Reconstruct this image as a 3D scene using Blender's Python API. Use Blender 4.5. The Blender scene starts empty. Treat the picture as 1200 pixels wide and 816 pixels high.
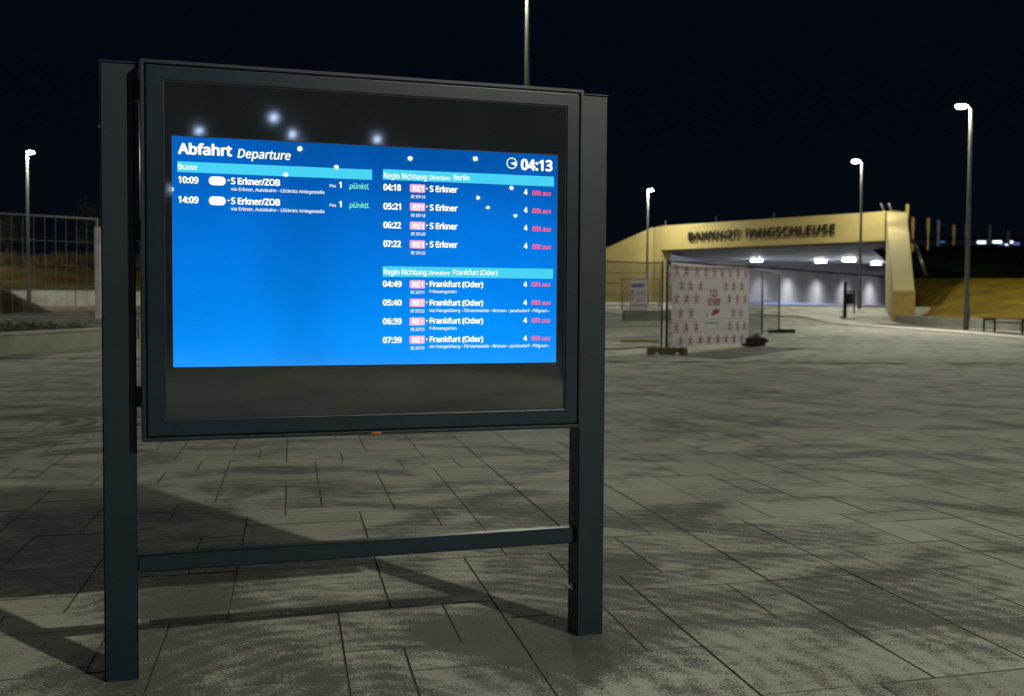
import bpy, bmesh, math, random, os
from mathutils import Vector, Matrix
R = math.radians
random.seed(7)
sc = bpy.context.scene
col = sc.collection

# ---------------------------------------------------------------- camera
CAM_H = 1.1525
cam = bpy.data.cameras.new('camera')
cam.sensor_width = 36.0
cam.lens = 36.0 * 1334.77 / 1200.0
cam.clip_start = 0.05
cam.clip_end = 2000
camo = bpy.data.objects.new('camera', cam)
col.objects.link(camo)
p_, r_ = 0.0414, 0.0060
F = Vector((0, math.cos(p_), -math.sin(p_)))
rt = Vector((1, 0, 0))
up = rt.cross(F)
X = rt * math.cos(r_) + up * math.sin(r_)
Y = -rt * math.sin(r_) + up * math.cos(r_)
camo.matrix_world = Matrix(((X.x, Y.x, -F.x, 0), (X.y, Y.y, -F.y, 0), (X.z, Y.z, -F.z, CAM_H), (0, 0, 0, 1)))
cam.dof.use_dof = True
cam.dof.focus_distance = 3.55
cam.dof.aperture_fstop = 5.0
sc.camera = camo

# ---------------------------------------------------------------- world: clear night sky, exposure
w = bpy.data.worlds.new('World')
sc.world = w
w.use_nodes = True
nt = w.node_tree
bg = nt.nodes['Background']
tc = nt.nodes.new('ShaderNodeTexCoord')
sp = nt.nodes.new('ShaderNodeSeparateXYZ')
rp = nt.nodes.new('ShaderNodeValToRGB')
nt.links.new(tc.outputs['Generated'], sp.inputs[0])
nt.links.new(sp.outputs['Z'], rp.inputs[0])
rp.color_ramp.elements[0].color = (0.0013, 0.0030, 0.0055, 1)
rp.color_ramp.elements[1].color = (0.0008, 0.0018, 0.0044, 1)
rp.color_ramp.elements[1].position = 0.35
nt.links.new(rp.outputs[0], bg.inputs[0])
bg.inputs[1].default_value = 1.0
sc.view_settings.view_transform = 'Standard'
sc.view_settings.look = 'None'
sc.view_settings.exposure = 0.0
sc.view_settings.gamma = 1.0
sc.cycles.use_denoising = True
sc.cycles.use_light_tree = True
sc.cycles.max_bounces = 5
sc.cycles.diffuse_bounces = 3
sc.cycles.glossy_bounces = 3
sc.cycles.sample_clamp_indirect = 4.0
sc.cycles.sample_clamp_direct = 0.0
LAMP = 2850.0          # radiance of a street lamp's lens

# ---------------------------------------------------------------- helpers
def link(o, parent=None):
    col.objects.link(o)
    if parent is not None:
        o.parent = parent
    return o

def tag(o, label=None, cat=None, group=None, kind=None):
    if label: o['label'] = label
    if cat: o['category'] = cat
    if group: o['group'] = group
    if kind: o['kind'] = kind
    return o

def empty(name, loc, rz=0.0):
    o = bpy.data.objects.new(name, None)
    o.empty_display_size = 0.1
    o.location = loc
    o.rotation_euler = (0, 0, rz)
    return link(o)

class MB:
    def __init__(s):
        s.v = []; s.f = []
    def add(s, vs, fs):
        n = len(s.v)
        s.v += [tuple(v) for v in vs]
        s.f += [tuple(i + n for i in f) for f in fs]
        return s
    def box(s, x0, x1, y0, y1, z0, z1, m=None):
        vs = [Vector(p) for p in ((x0,y0,z0),(x1,y0,z0),(x1,y1,z0),(x0,y1,z0),(x0,y0,z1),(x1,y0,z1),(x1,y1,z1),(x0,y1,z1))]
        if m: vs = [m @ v for v in vs]
        return s.add(vs, [(0,3,2,1),(4,5,6,7),(0,1,5,4),(1,2,6,5),(2,3,7,6),(3,0,4,7)])
    def tube(s, a, b, ra, rb=None, n=8, cap=True):
        a, b = Vector(a), Vector(b); rb = ra if rb is None else rb
        d = (b - a).normalized()
        u = d.orthogonal().normalized(); w_ = d.cross(u)
        vs = []
        for c, r in ((a, ra), (b, rb)):
            for i in range(n):
                t = 2 * math.pi * i / n
                vs.append(c + u * math.cos(t) * r + w_ * math.sin(t) * r)
        fs = [(i, (i+1) % n, n + (i+1) % n, n + i) for i in range(n)]
        if cap: fs += [tuple(reversed(range(n))), tuple(range(n, 2*n))]
        return s.add(vs, fs)
    def path(s, pts, r, n=6):
        for a, b in zip(pts[:-1], pts[1:]): s.tube(a, b, r, n=n)
        return s
    def lathe(s, prof, c=(0,0,0), n=16):
        vs = []; c = Vector(c)
        for r, z in prof:
            for i in range(n):
                t = 2*math.pi*i/n
                vs.append(c + Vector((r*math.cos(t), r*math.sin(t), z)))
        fs = []
        for k in range(len(prof)-1):
            for i in range(n):
                j = (i+1) % n
                fs.append((k*n+i, k*n+j, (k+1)*n+j, (k+1)*n+i))
        return s.add(vs, fs)
    def prism(s, poly, z0, z1):      # convex or concave polygon extruded along z
        n = len(poly)
        vs = [(x, y, z0) for x, y in poly] + [(x, y, z1) for x, y in poly]
        fs = [(i, (i+1) % n, n+(i+1) % n, n+i) for i in range(n)] + [tuple(range(n, 2*n)), tuple(reversed(range(n)))]
        return s.add(vs, fs)
    def build(s, name, mat, parent=None, bevel=0.0, smooth=False, seg=2):
        me = bpy.data.meshes.new(name)
        me.from_pydata(s.v, [], s.f)
        me.update()
        if bevel or True:
            bm = bmesh.new(); bm.from_mesh(me)
            bmesh.ops.recalc_face_normals(bm, faces=bm.faces)
            if bevel:
                es = [e for e in bm.edges if len(e.link_faces) == 2 and e.calc_face_angle(0) > 0.6]
                bmesh.ops.bevel(bm, geom=es, offset=bevel, segments=seg, affect='EDGES', clamp_overlap=True)
            bm.to_mesh(me); bm.free()
        if smooth or bevel:
            for p in me.polygons: p.use_smooth = True
            if bevel:
                me.set_sharp_from_angle(angle=R(50))
        if mat: me.materials.append(mat)
        o = bpy.data.objects.new(name, me)
        return link(o, parent)

def copy_tree(o, parent=None):
    c = o.copy(); col.objects.link(c); c.parent = parent
    for ch in list(o.children):
        copy_tree(ch, c)
    return c

# ---------------------------------------------------------------- materials
def nmat(name):
    m = bpy.data.materials.new(name); m.use_nodes = True
    return m, m.node_tree, m.node_tree.nodes['Principled BSDF']

def lk(nt, a, b): nt.links.new(a, b)

def surf(name, c, rough=0.6, var=0.25, scale=3.0, bump=0.2, bscale=40.0, metal=0.0, c2=None, spec=0.5, stretch=(1,1,1)):
    m, nt, b = nmat(name)
    geo = nt.nodes.new('ShaderNodeNewGeometry')
    mp = nt.nodes.new('ShaderNodeMapping'); mp.inputs['Scale'].default_value = stretch
    lk(nt, geo.outputs['Position'], mp.inputs[0])
    n1 = nt.nodes.new('ShaderNodeTexNoise'); n1.inputs['Scale'].default_value = scale; n1.inputs['Detail'].default_value = 6
    n1.inputs['Roughness'].default_value = 0.65
    lk(nt, mp.outputs[0], n1.inputs['Vector'])
    r = nt.nodes.new('ShaderNodeValToRGB')
    c2 = c2 or tuple(max(0, x*(1-var)) for x in c)
    r.color_ramp.elements[0].position = 0.32; r.color_ramp.elements[0].color = (*c2, 1)
    r.color_ramp.elements[1].position = 0.68; r.color_ramp.elements[1].color = (*(x*(1+var*0.5) for x in c), 1)
    lk(nt, n1.outputs['Fac'], r.inputs[0]); lk(nt, r.outputs[0], b.inputs['Base Color'])
    b.inputs['Roughness'].default_value = rough
    b.inputs['Metallic'].default_value = metal
    b.inputs['Specular IOR Level'].default_value = spec
    if bump:
        n2 = nt.nodes.new('ShaderNodeTexNoise'); n2.inputs['Scale'].default_value = bscale; n2.inputs['Detail'].default_value = 4
        lk(nt, geo.outputs['Position'], n2.inputs['Vector'])
        bp = nt.nodes.new('ShaderNodeBump'); bp.inputs['Strength'].default_value = bump; bp.inputs['Distance'].default_value = 0.02
        lk(nt, n2.outputs['Fac'], bp.inputs['Height']); lk(nt, bp.outputs[0], b.inputs['Normal'])
    return m

def emit(name, c, s, gloss=False, rough=0.012):
    m, nt, b = nmat(name)
    b.inputs['Base Color'].default_value = (0.0, 0.0, 0.0, 1)
    b.inputs['Emission Color'].default_value = (*c, 1)
    b.inputs['Emission Strength'].default_value = s
    b.inputs['Roughness'].default_value = rough
    b.inputs['Specular IOR Level'].default_value = 0.5 if gloss else 0.0
    return m

LIGHTC = (1.0, 0.96, 0.79)

def paving_mat(name, island=True):
    m, nt, b = nmat(name)
    N = nt.nodes.new
    geo = N('ShaderNodeNewGeometry')
    oi = N('ShaderNodeObjectInfo')
    # slab to slab tone
    tone = N('ShaderNodeMixRGB'); tone.blend_type = 'MIX'
    tone.inputs[1].default_value = (0.335, 0.338, 0.285, 1)
    tone.inputs[2].default_value = (0.465, 0.465, 0.395, 1)
    if island == 'object':
        lk(nt, oi.outputs['Random'], tone.inputs[0])
    elif island == 'island':
        lk(nt, geo.outputs['Random Per Island'], tone.inputs[0])
    else:
        nn = N('ShaderNodeTexNoise'); nn.inputs['Scale'].default_value = 1.1; lk(nt, geo.outputs['Position'], nn.inputs['Vector'])
        lk(nt, nn.outputs['Fac'], tone.inputs[0])
    # grain
    g = N('ShaderNodeTexNoise'); g.inputs['Scale'].default_value = 90; g.inputs['Detail'].default_value = 5; g.inputs['Roughness'].default_value = 0.75
    lk(nt, geo.outputs['Position'], g.inputs['Vector'])
    gm = N('ShaderNodeMapRange'); gm.inputs['From Min'].default_value = 0.3; gm.inputs['From Max'].default_value = 0.7
    gm.inputs['To Min'].default_value = 0.72; gm.inputs['To Max'].default_value = 1.22
    lk(nt, g.outputs['Fac'], gm.inputs['Value'])
    mul = N('ShaderNodeMixRGB'); mul.blend_type = 'MULTIPLY'; mul.inputs[0].default_value = 1
    lk(nt, tone.outputs[0], mul.inputs[1]); lk(nt, gm.outputs[0], mul.inputs[2])
    # dark jointing sand / dirt smeared in broom arcs: stretched, distorted noise x fine speckle
    mp = N('ShaderNodeMapping'); mp.inputs['Rotation'].default_value = (0, 0, R(-20)); mp.inputs['Scale'].default_value = (0.95, 1.15, 1)
    lk(nt, geo.outputs['Position'], mp.inputs[0])
    big = N('ShaderNodeTexNoise'); big.inputs['Scale'].default_value = 1.15; big.inputs['Detail'].default_value = 3; big.inputs['Distortion'].default_value = 1.3
    lk(nt, mp.outputs[0], big.inputs['Vector'])
    med = N('ShaderNodeTexNoise'); med.inputs['Scale'].default_value = 9; med.inputs['Detail'].default_value = 6; med.inputs['Roughness'].default_value = 0.7
    med.inputs['Distortion'].default_value = 0.6
    mp2 = N('ShaderNodeMapping'); mp2.inputs['Rotation'].default_value = (0, 0, R(-28)); mp2.inputs['Scale'].default_value = (0.6, 1.35, 1)
    lk(nt, geo.outputs['Position'], mp2.inputs[0]); lk(nt, mp2.outputs[0], med.inputs['Vector'])
    fine = N('ShaderNodeTexNoise'); fine.inputs['Scale'].default_value = 105; fine.inputs['Detail'].default_value = 4; fine.inputs['Roughness'].default_value = 0.8
    lk(nt, geo.outputs['Position'], fine.inputs['Vector'])
    wv = N('ShaderNodeTexWave'); wv.wave_type = 'RINGS'; wv.rings_direction = 'Z'; wv.inputs['Scale'].default_value = 3.2; wv.inputs['Distortion'].default_value = 5.0
    wv.inputs['Detail'].default_value = 3; wv.inputs['Detail Scale'].default_value = 1.4
    mp3 = N('ShaderNodeMapping'); mp3.inputs['Location'].default_value = (0.35, -3.2, 0)
    lk(nt, geo.outputs['Position'], mp3.inputs[0]); lk(nt, mp3.outputs[0], wv.inputs['Vector'])
    def math_(op, a, bb):
        n = N('ShaderNodeMath'); n.operation = op
        for i, q in enumerate((a, bb)):
            if isinstance(q, (int, float)): n.inputs[i].default_value = q
            else: lk(nt, q, n.inputs[i])
        return n.outputs[0]
    s_ = math_('MULTIPLY', big.outputs['Fac'], 1.15)
    s_ = math_('ADD', s_, math_('MULTIPLY', med.outputs['Fac'], 0.55))
    s_ = math_('ADD', s_, math_('MULTIPLY', fine.outputs['Fac'], 1.35))
    s_ = math_('ADD', s_, math_('MULTIPLY', wv.outputs['Fac'], 0.10))
    # faint turning marks of a tyre further left, and more sweepings round the board than on the open square
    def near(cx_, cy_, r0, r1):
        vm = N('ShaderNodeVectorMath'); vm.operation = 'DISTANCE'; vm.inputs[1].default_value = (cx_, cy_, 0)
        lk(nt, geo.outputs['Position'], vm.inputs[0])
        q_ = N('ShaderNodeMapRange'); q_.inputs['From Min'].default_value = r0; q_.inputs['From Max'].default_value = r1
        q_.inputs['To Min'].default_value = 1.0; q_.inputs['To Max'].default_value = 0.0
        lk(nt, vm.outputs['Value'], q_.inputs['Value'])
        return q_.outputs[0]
    w2 = N('ShaderNodeTexWave'); w2.wave_type = 'RINGS'; w2.rings_direction = 'Z'; w2.inputs['Scale'].default_value = 1.5; w2.inputs['Distortion'].default_value = 1.2
    mp4 = N('ShaderNodeMapping'); mp4.inputs['Location'].default_value = (4.6, -10.4, 0)
    lk(nt, geo.outputs['Position'], mp4.inputs[0]); lk(nt, mp4.outputs[0], w2.inputs['Vector'])
    s_ = math_('ADD', s_, math_('MULTIPLY', math_('MULTIPLY', w2.outputs['Fac'], 0.22), near(-4.6, 10.4, 1.6, 2.8)))
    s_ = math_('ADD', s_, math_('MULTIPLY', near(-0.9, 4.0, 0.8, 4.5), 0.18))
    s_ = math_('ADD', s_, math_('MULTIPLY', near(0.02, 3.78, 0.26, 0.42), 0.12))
    if island in ('object', 'island'):
        rr = oi.outputs['Random'] if island == 'object' else geo.outputs['Random Per Island']
        s_ = math_('ADD', s_, math_('MULTIPLY', math_('SUBTRACT', rr, 0.5), 0.08))
    # more dirt where the sweeping has left it near the board
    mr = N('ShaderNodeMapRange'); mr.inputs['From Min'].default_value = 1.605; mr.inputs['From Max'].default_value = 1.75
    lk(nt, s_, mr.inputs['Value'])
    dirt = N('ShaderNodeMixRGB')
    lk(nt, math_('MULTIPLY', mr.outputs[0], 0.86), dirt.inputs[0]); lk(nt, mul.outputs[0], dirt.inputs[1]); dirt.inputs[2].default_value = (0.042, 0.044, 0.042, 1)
    lk(nt, dirt.outputs[0], b.inputs['Base Color'])
    b.inputs['Roughness'].default_value = 0.72
    b.inputs['Specular IOR Level'].default_value = 0.35
    bp = N('ShaderNodeBump'); bp.inputs['Strength'].default_value = 0.35; bp.inputs['Distance'].default_value = 0.006
    h = math_('ADD', g.outputs['Fac'], math_('MULTIPLY', fine.outputs['Fac'], 0.8))
    lk(nt, h, bp.inputs['Height']); lk(nt, bp.outputs[0], b.inputs['Normal'])
    return m

M = {}
M['slab'] = paving_mat('paving_slab_concrete', 'object')
M['slab_far'] = paving_mat('paving_slab_concrete_far', 'island')
M['plaza'] = paving_mat('plaza_paving', 'noise')
M['kerbstone'] = surf('pale_kerb_concrete', (0.55, 0.55, 0.48), 0.8, 0.2, 3, 0.2, 30)
M['palepost'] = surf('pale_galvanised_post', (0.62, 0.64, 0.62), 0.5, 0.2, 6, 0.1, 30)
M['joint'] = surf('joint_sand', (0.085, 0.083, 0.070), 0.95, bscale=120)
M['frame'] = surf('dark_blue_powder_coat', (0.0042, 0.0145, 0.0245), 0.42, 0.25, 9, 0.03, 300, spec=0.35)
M['frame2'] = surf('dark_blue_powder_coat_door', (0.0040, 0.0150, 0.0280), 0.30, 0.25, 9, 0.02, 300, spec=0.35)
M['seal'] = surf('black_rubber_seal', (0.006, 0.006, 0.007), 0.7, bump=0)
M['bezel'] = surf('dark_printed_glass_border', (0.0140, 0.0185, 0.0215), 0.042, 0.08, 6, 0.0, 400, spec=0.4)
M['steel'] = surf('galvanised_steel', (0.45, 0.47, 0.48), 0.35, 0.2, 12, 0.05, 90, metal=0.9)
M['copper'] = surf('orange_brown_tag', (0.35, 0.12, 0.02), 0.5)
M['pole'] = surf('grey_painted_pole', (0.065, 0.065, 0.063), 0.45, 0.1, 4, 0.02)
M['pole_dark'] = surf('anthracite_painted_pole', (0.035, 0.032, 0.03), 0.45, 0.1, 4, 0.02)
M['black'] = surf('black_paint', (0.008, 0.008, 0.009), 0.6, 0.1, 5, 0.0, spec=0.15)
M['wire2'] = surf('pale_fence_wire', (0.20, 0.215, 0.21), 0.5, 0.1, 5, 0.0)
M['lens'] = emit('lamp_lens_glow', LIGHTC, LAMP)
M['lens_key'] = emit('bright_lamp_lens_glow', LIGHTC, LAMP*3.2)
M['lens_cold'] = emit('cold_lamp_lens_glow', (0.50, 0.68, 1.0), 330.0)
M['yconc'] = surf('yellow_concrete', (0.30, 0.245, 0.088), 0.8, 0.12, 1.2, 0.25, 18, stretch=(0.6, 0.6, 2.5))  # yellow base tone, slightly paler on buttress and coping
M['yconc2'] = surf('pale_yellow_concrete', (0.31, 0.265, 0.115), 0.8, 0.12, 1.4, 0.25, 18, stretch=(0.6, 0.6, 4))
M['ochre'] = surf('ochre_concrete_end', (0.27, 0.19, 0.04), 0.8, 0.2, 4, 0.4, 30)
M['conc'] = surf('light_grey_concrete', (0.34, 0.34, 0.30), 0.8, 0.25, 1.6, 0.3, 25)
M['conc2'] = surf('greenish_grey_concrete', (0.27, 0.275, 0.215), 0.85, 0.25, 1.6, 0.3, 25)
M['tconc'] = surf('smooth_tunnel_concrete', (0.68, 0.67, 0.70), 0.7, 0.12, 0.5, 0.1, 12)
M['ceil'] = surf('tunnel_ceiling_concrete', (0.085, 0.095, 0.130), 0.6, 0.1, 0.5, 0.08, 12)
M['sand'] = surf('ochre_sand_slope', (0.150, 0.105, 0.010), 0.95, 0.5, 0.45, 0.9, 4, spec=0.05)
M['sand2'] = surf('brownish_sand_slope', (0.16, 0.115, 0.042), 0.95, 0.5, 0.45, 0.9, 4, spec=0.05)
M['soil'] = surf('dark_brown_soil', (0.07, 0.05, 0.03), 0.98, 0.5, 1.2, 1.0, 7)
M['grassbank'] = surf('dark_grass_bank', (0.004, 0.008, 0.004), 1.0, 0.5, 0.8, 1.0, 6, spec=0.0)
M['asphalt'] = surf('grey_gravel_path', (0.13, 0.13, 0.12), 0.9, 0.25, 2, 0.5, 30)
M['wire'] = surf('galvanised_fence_wire', (0.075, 0.08, 0.08), 0.5, 0.1, 5, 0.0, metal=0.2)
M['cloth'] = surf('white_banner_fabric', (0.80, 0.79, 0.84), 0.75, 0.08, 3, 0.05, 20)
_nt = M['cloth'].node_tree
_tr = _nt.nodes.new('ShaderNodeBsdfTranslucent'); _tr.inputs[0].default_value = (0.75, 0.73, 0.78, 1)
_mx = _nt.nodes.new('ShaderNodeMixShader'); _mx.inputs[0].default_value = 0.5
_nt.links.new(_nt.nodes['Principled BSDF'].outputs[0], _mx.inputs[1]); _nt.links.new(_tr.outputs[0], _mx.inputs[2])
_nt.links.new(_mx.outputs[0], _nt.nodes['Material Output'].inputs[0])
M['red'] = surf('red_print', (0.55, 0.06, 0.045), 0.7, 0.1, 20, 0.0)
M['redfade'] = surf('faded_red_print', (0.62, 0.22, 0.22), 0.7, 0.2, 12, 0.0)
M['greyprint'] = surf('grey_print', (0.25, 0.25, 0.28), 0.7, 0.1, 20, 0.0)
M['blueprint_'] = surf('blue_print', (0.05, 0.10, 0.35), 0.7, 0.1, 20, 0.0)
M['rubber'] = surf('black_recycled_rubber', (0.022, 0.022, 0.02), 0.85, 0.3, 10, 0.4, 60)
M['brickred'] = surf('red_brown_block', (0.16, 0.08, 0.05), 0.85, 0.3, 12, 0.4, 60)
M['yellow'] = surf('yellow_timber_and_lamplit_post', (0.50, 0.36, 0.08), 0.6, 0.2, 10, 0.1, 50)
M['wood'] = surf('weathered_timber', (0.18, 0.15, 0.07), 0.8, 0.3, 8, 0.3, 60)
M['leaf'] = surf('small_plant_leaves', (0.045, 0.085, 0.03), 0.7, 0.4, 6, 0.0)
M['treeleaf'] = surf('dark_tree_leaves', (0.035, 0.06, 0.03), 0.8, 0.4, 1.5, 0.0)
M['bark'] = surf('tree_bark', (0.06, 0.05, 0.04), 0.9, 0.3, 6, 0.4, 30)
M['dry'] = surf('dry_brown_grass', (0.13, 0.095, 0.04), 0.95, 0.55, 1.0, 0.0)
M['strip'] = emit('blue_white_led_strip', (0.36, 0.50, 1.0), 1.0)
M['tlight'] = emit('tunnel_light_panel', (0.90, 0.93, 1.0), 360.0)
M['plight'] = emit('cold_train_lights', (0.75, 0.88, 1.0), 2.6)
M['plight2'] = emit('dim_blue_train_lights', (0.10, 0.22, 0.6), 0.6)

# screen picture: blue with the panel's own backlight falling off towards the top
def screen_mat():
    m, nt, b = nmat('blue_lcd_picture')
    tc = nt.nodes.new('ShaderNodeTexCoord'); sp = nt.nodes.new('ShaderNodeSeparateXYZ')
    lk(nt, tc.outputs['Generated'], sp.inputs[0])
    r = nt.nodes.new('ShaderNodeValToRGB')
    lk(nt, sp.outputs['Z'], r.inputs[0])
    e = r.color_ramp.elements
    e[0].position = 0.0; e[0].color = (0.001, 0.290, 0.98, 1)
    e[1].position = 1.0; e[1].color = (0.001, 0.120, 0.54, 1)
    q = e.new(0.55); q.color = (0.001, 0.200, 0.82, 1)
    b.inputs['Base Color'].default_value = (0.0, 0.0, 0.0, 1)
    # soft dark patches in the emission imitate reflections in the glass
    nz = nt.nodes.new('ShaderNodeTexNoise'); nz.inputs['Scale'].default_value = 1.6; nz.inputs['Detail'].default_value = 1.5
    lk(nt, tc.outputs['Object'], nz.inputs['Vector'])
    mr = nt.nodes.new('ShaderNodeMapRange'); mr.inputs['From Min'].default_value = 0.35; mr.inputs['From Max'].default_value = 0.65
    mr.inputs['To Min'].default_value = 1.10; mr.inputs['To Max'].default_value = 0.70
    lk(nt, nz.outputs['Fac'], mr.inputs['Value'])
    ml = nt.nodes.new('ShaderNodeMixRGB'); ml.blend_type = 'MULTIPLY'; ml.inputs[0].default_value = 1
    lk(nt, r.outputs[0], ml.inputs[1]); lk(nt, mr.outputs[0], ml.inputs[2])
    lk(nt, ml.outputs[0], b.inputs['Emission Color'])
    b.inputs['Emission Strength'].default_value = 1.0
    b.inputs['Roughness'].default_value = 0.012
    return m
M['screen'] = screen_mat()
M['tx_w'] = emit('white_screen_text', (0.92, 0.97, 1.0), 1.15, True)
M['tx_g'] = emit('green_screen_text', (0.20, 0.95, 0.55), 1.0, True)
M['tx_r'] = emit('red_screen_text', (1.0, 0.07, 0.07), 1.25, True)
M['tx_bar'] = emit('cyan_screen_bar', (0.065, 0.66, 0.92), 1.0, True)
M['tx_badge'] = emit('pink_screen_badge', (1.0, 0.40, 0.58), 1.0, True)
M['tx_faint'] = emit('faint_blue_screen_text', (0.01, 0.30, 0.85), 1.0, True)

# ---------------------------------------------------------------- lettering
FONT = None
try:
    _p = os.path.join(bpy.utils.resource_path('LOCAL'), 'datafiles', 'fonts', 'NotoSansMath-Regular.woff2')
    if os.path.exists(_p): FONT = bpy.data.fonts.load(_p)
except Exception:
    FONT = None
_cache = {}
def raw_text(body):
    if body in _cache: return _cache[body]
    cu = bpy.data.curves.new('lettering', 'FONT'); cu.body = body; cu.size = 1.0; cu.resolution_u = 3
    if FONT: cu.font = FONT
    o = bpy.data.objects.new('lettering', cu); col.objects.link(o)
    me = bpy.data.meshes.new_from_object(o.evaluated_get(bpy.context.evaluated_depsgraph_get()))
    vs = [(v.co.x, v.co.y) for v in me.vertices]; fs = [tuple(p.vertices) for p in me.polygons]
    bpy.data.objects.remove(o); bpy.data.curves.remove(cu); bpy.data.meshes.remove(me)
    _cache[body] = (vs, fs)
    return vs, fs
def xmax(body): return max(v[0] for v in raw_text(body)[0])
CAP = max(v[1] for v in raw_text('H')[0])
UML = {'ö': 'o', 'ü': 'u', 'ä': 'a'}
def text_mesh(body):
    plain = ''.join(UML.get(c, c) for c in body)
    vs, fs = raw_text(plain); vs = list(vs); fs = list(fs)
    for i, c in enumerate(body):
        if c in UML:
            a = (xmax(plain[:i] + 'l') - xmax('l')) if i else 0.0
            wd = xmax(UML[c]); cx = a + wd * 0.52
            for dx in (-0.13, 0.13):
                n = len(vs)
                for k in range(8):
                    t = math.pi * k / 4
                    vs.append((cx + dx + 0.052 * math.cos(t), CAP * 0.985 + 0.052 * math.sin(t)))
                fs.append(tuple(range(n, n + 8)))
    return vs, fs
def lettering(name, body, x0, x1, zb, cap, y, mat, parent, bold=0.0, shear=0.0, thick=0.0):
    """flat print in the local XZ plane of its parent, facing -Y"""
    vs, fs = text_mesh(body)
    s = cap / CAP
    vs = [(v[0] * s + v[1] * s * shear, v[1] * s) for v in vs]
    a = min(v[0] for v in vs); b = max(v[0] for v in vs)
    k = (x1 - x0 - 2 * bold) / (b - a)
    mb = MB()
    offs = [(0, 0)]
    if bold: offs = [(bold * math.cos(t), bold * 0.75 * math.sin(t)) for t in [math.pi * q / 4 for q in range(8)]] + [(0, 0)]
    for i, (ox, oz) in enumerate(offs):
        yy = y - i * 0.00004
        mb.add([(x0 + bold + (v[0] - a) * k + ox, yy, zb + v[1] + oz) for v in vs], fs)
        if thick:
            pass
    me = bpy.data.meshes.new(name); me.from_pydata(mb.v, [], mb.f)
    me.materials.append(mat)
    if thick:
        bm = bmesh.new(); bm.from_mesh(me)
        g = bmesh.ops.extrude_face_region(bm, geom=list(bm.faces))
        bmesh.ops.translate(bm, verts=[e for e in g['geom'] if isinstance(e, bmesh.types.BMVert)], vec=(0, thick, 0))
        bm.to_mesh(me); bm.free()
    return link(bpy.data.objects.new(name, me), parent)

# ================================================================ LARGE STRUCTURE
def lerp_tab(tab, t):
    if t <= tab[0][0]: return tab[0][1]
    for (a, va), (b, vb) in zip(tab[:-1], tab[1:]):
        if t <= b:
            k = (t - a) / (b - a); k = k*k*(3-2*k) if abs(vb-va) > .1 else k
            return va + (vb - va) * k
    return tab[-1][1]
GT = [(22, 0.0), (28, 0.055), (40, 0.19), (48, 0.22), (55, 0.52), (62, 0.86), (75, 1.03), (100, 0.95), (160, 0.60)]
def G(x, y):
    z = lerp_tab(GT, y)
    if y > 50 and x < 14:      # the forecourt on the left of the underpass lies a little lower, then rises to the wall
        k = min(1, (14 - x) / 5.0)
        z2 = lerp_tab([(50, 0.20), (58, 0.28), (66, 0.75), (75, 1.12), (90, 1.1)], y)
        z = z * (1 - k) + z2 * k
    return z

# the plaza: one sheet out past everything, slabs are laid on it near the camera
SLAB_END = 22.0
mb = MB()
xs = [-300, -150, -80] + [-60 + 3 * i for i in range(41)] + [80, 150, 300]
ys = [-400, -200, -100, -60, -30, -12, -4, 0, 4, 8, 12, 16, SLAB_END] + [SLAB_END + 0.02, 24, 26, 28, 31, 34, 37] + [40 + 1.5 * i for i in range(42)] + [110, 125, 145, 165, 220, 400]
nx = len(xs)
for y in ys:
    for x in xs:
        z = G(x, y)
        if y <= SLAB_END: z -= 0.0037
        mb.v.append((x, y, z))
for j in range(len(ys) - 1):
    for i in range(nx - 1):
        mb.f.append((j*nx+i, j*nx+i+1, (j+1)*nx+i+1, (j+1)*nx+i))
plaza = mb.build('plaza', M['plaza'], smooth=True)
plaza.data.materials.append(M['joint'])
for p in plaza.data.polygons:
    c = p.center
    if c.y < SLAB_END and c.y > -3.5 and abs(c.x) < 4.0 + max(0, c.y) * 0.56: p.material_index = 1
tag(plaza, 'wide night-time square of grey-beige concrete paving slabs smeared with dark dirt', kind='structure')

# concrete slabs in a mixed-format bond on a 0.2 m module
E1 = Vector((math.cos(R(16.5)), math.sin(R(16.5)), 0)); E2 = Vector((math.cos(R(101)), math.sin(R(101)), 0))
UA, UB = 0.1985, 0.247
A0, B0 = -0.03, 0.0
rnd = random.Random(21)
ia0, ia1, ib0, ib1 = -110, 150, -20, 122
occ = {}
slabs = []
FMT = [((3, 2), 5), ((2, 2), 6), ((2, 1), 3), ((3, 3), 0.8), ((2, 3), 1.2), ((3, 1), 1.5), ((1, 2), 0.5), ((1, 1), 0.1)]
def pick(i, j):
    opts = []
    for (a, b), wt in FMT:
        if all((i+q, j+p) not in occ for q in range(a) for p in range(b)): opts.append(((a, b), wt))
    t = rnd.random() * sum(o[1] for o in opts)
    for o, wt in opts:
        t -= wt
        if t <= 0: return o
    return opts[-1][0]
def wpos(a, b): return E1 * (A0 + a * UA) + E2 * (B0 + b * UB)
for j in range(ib0, ib1):
    for i in range(ia0, ia1):
        if (i, j) in occ: continue
        c = wpos(i, j)
        if c.y < -4 or c.y > SLAB_END - 0.1: continue
        half = 3.0 + max(0, c.y) * 0.56
        if abs(c.x) > half + 3.0: continue
        a, b = pick(i, j)
        for q in range(a):
            for p in range(b): occ[(i+q, j+p)] = 1
        cc = wpos(i + a/2, j + b/2)
        if cc.y > SLAB_END - 0.45: continue
        slabs.append((cc, a, b))
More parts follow.
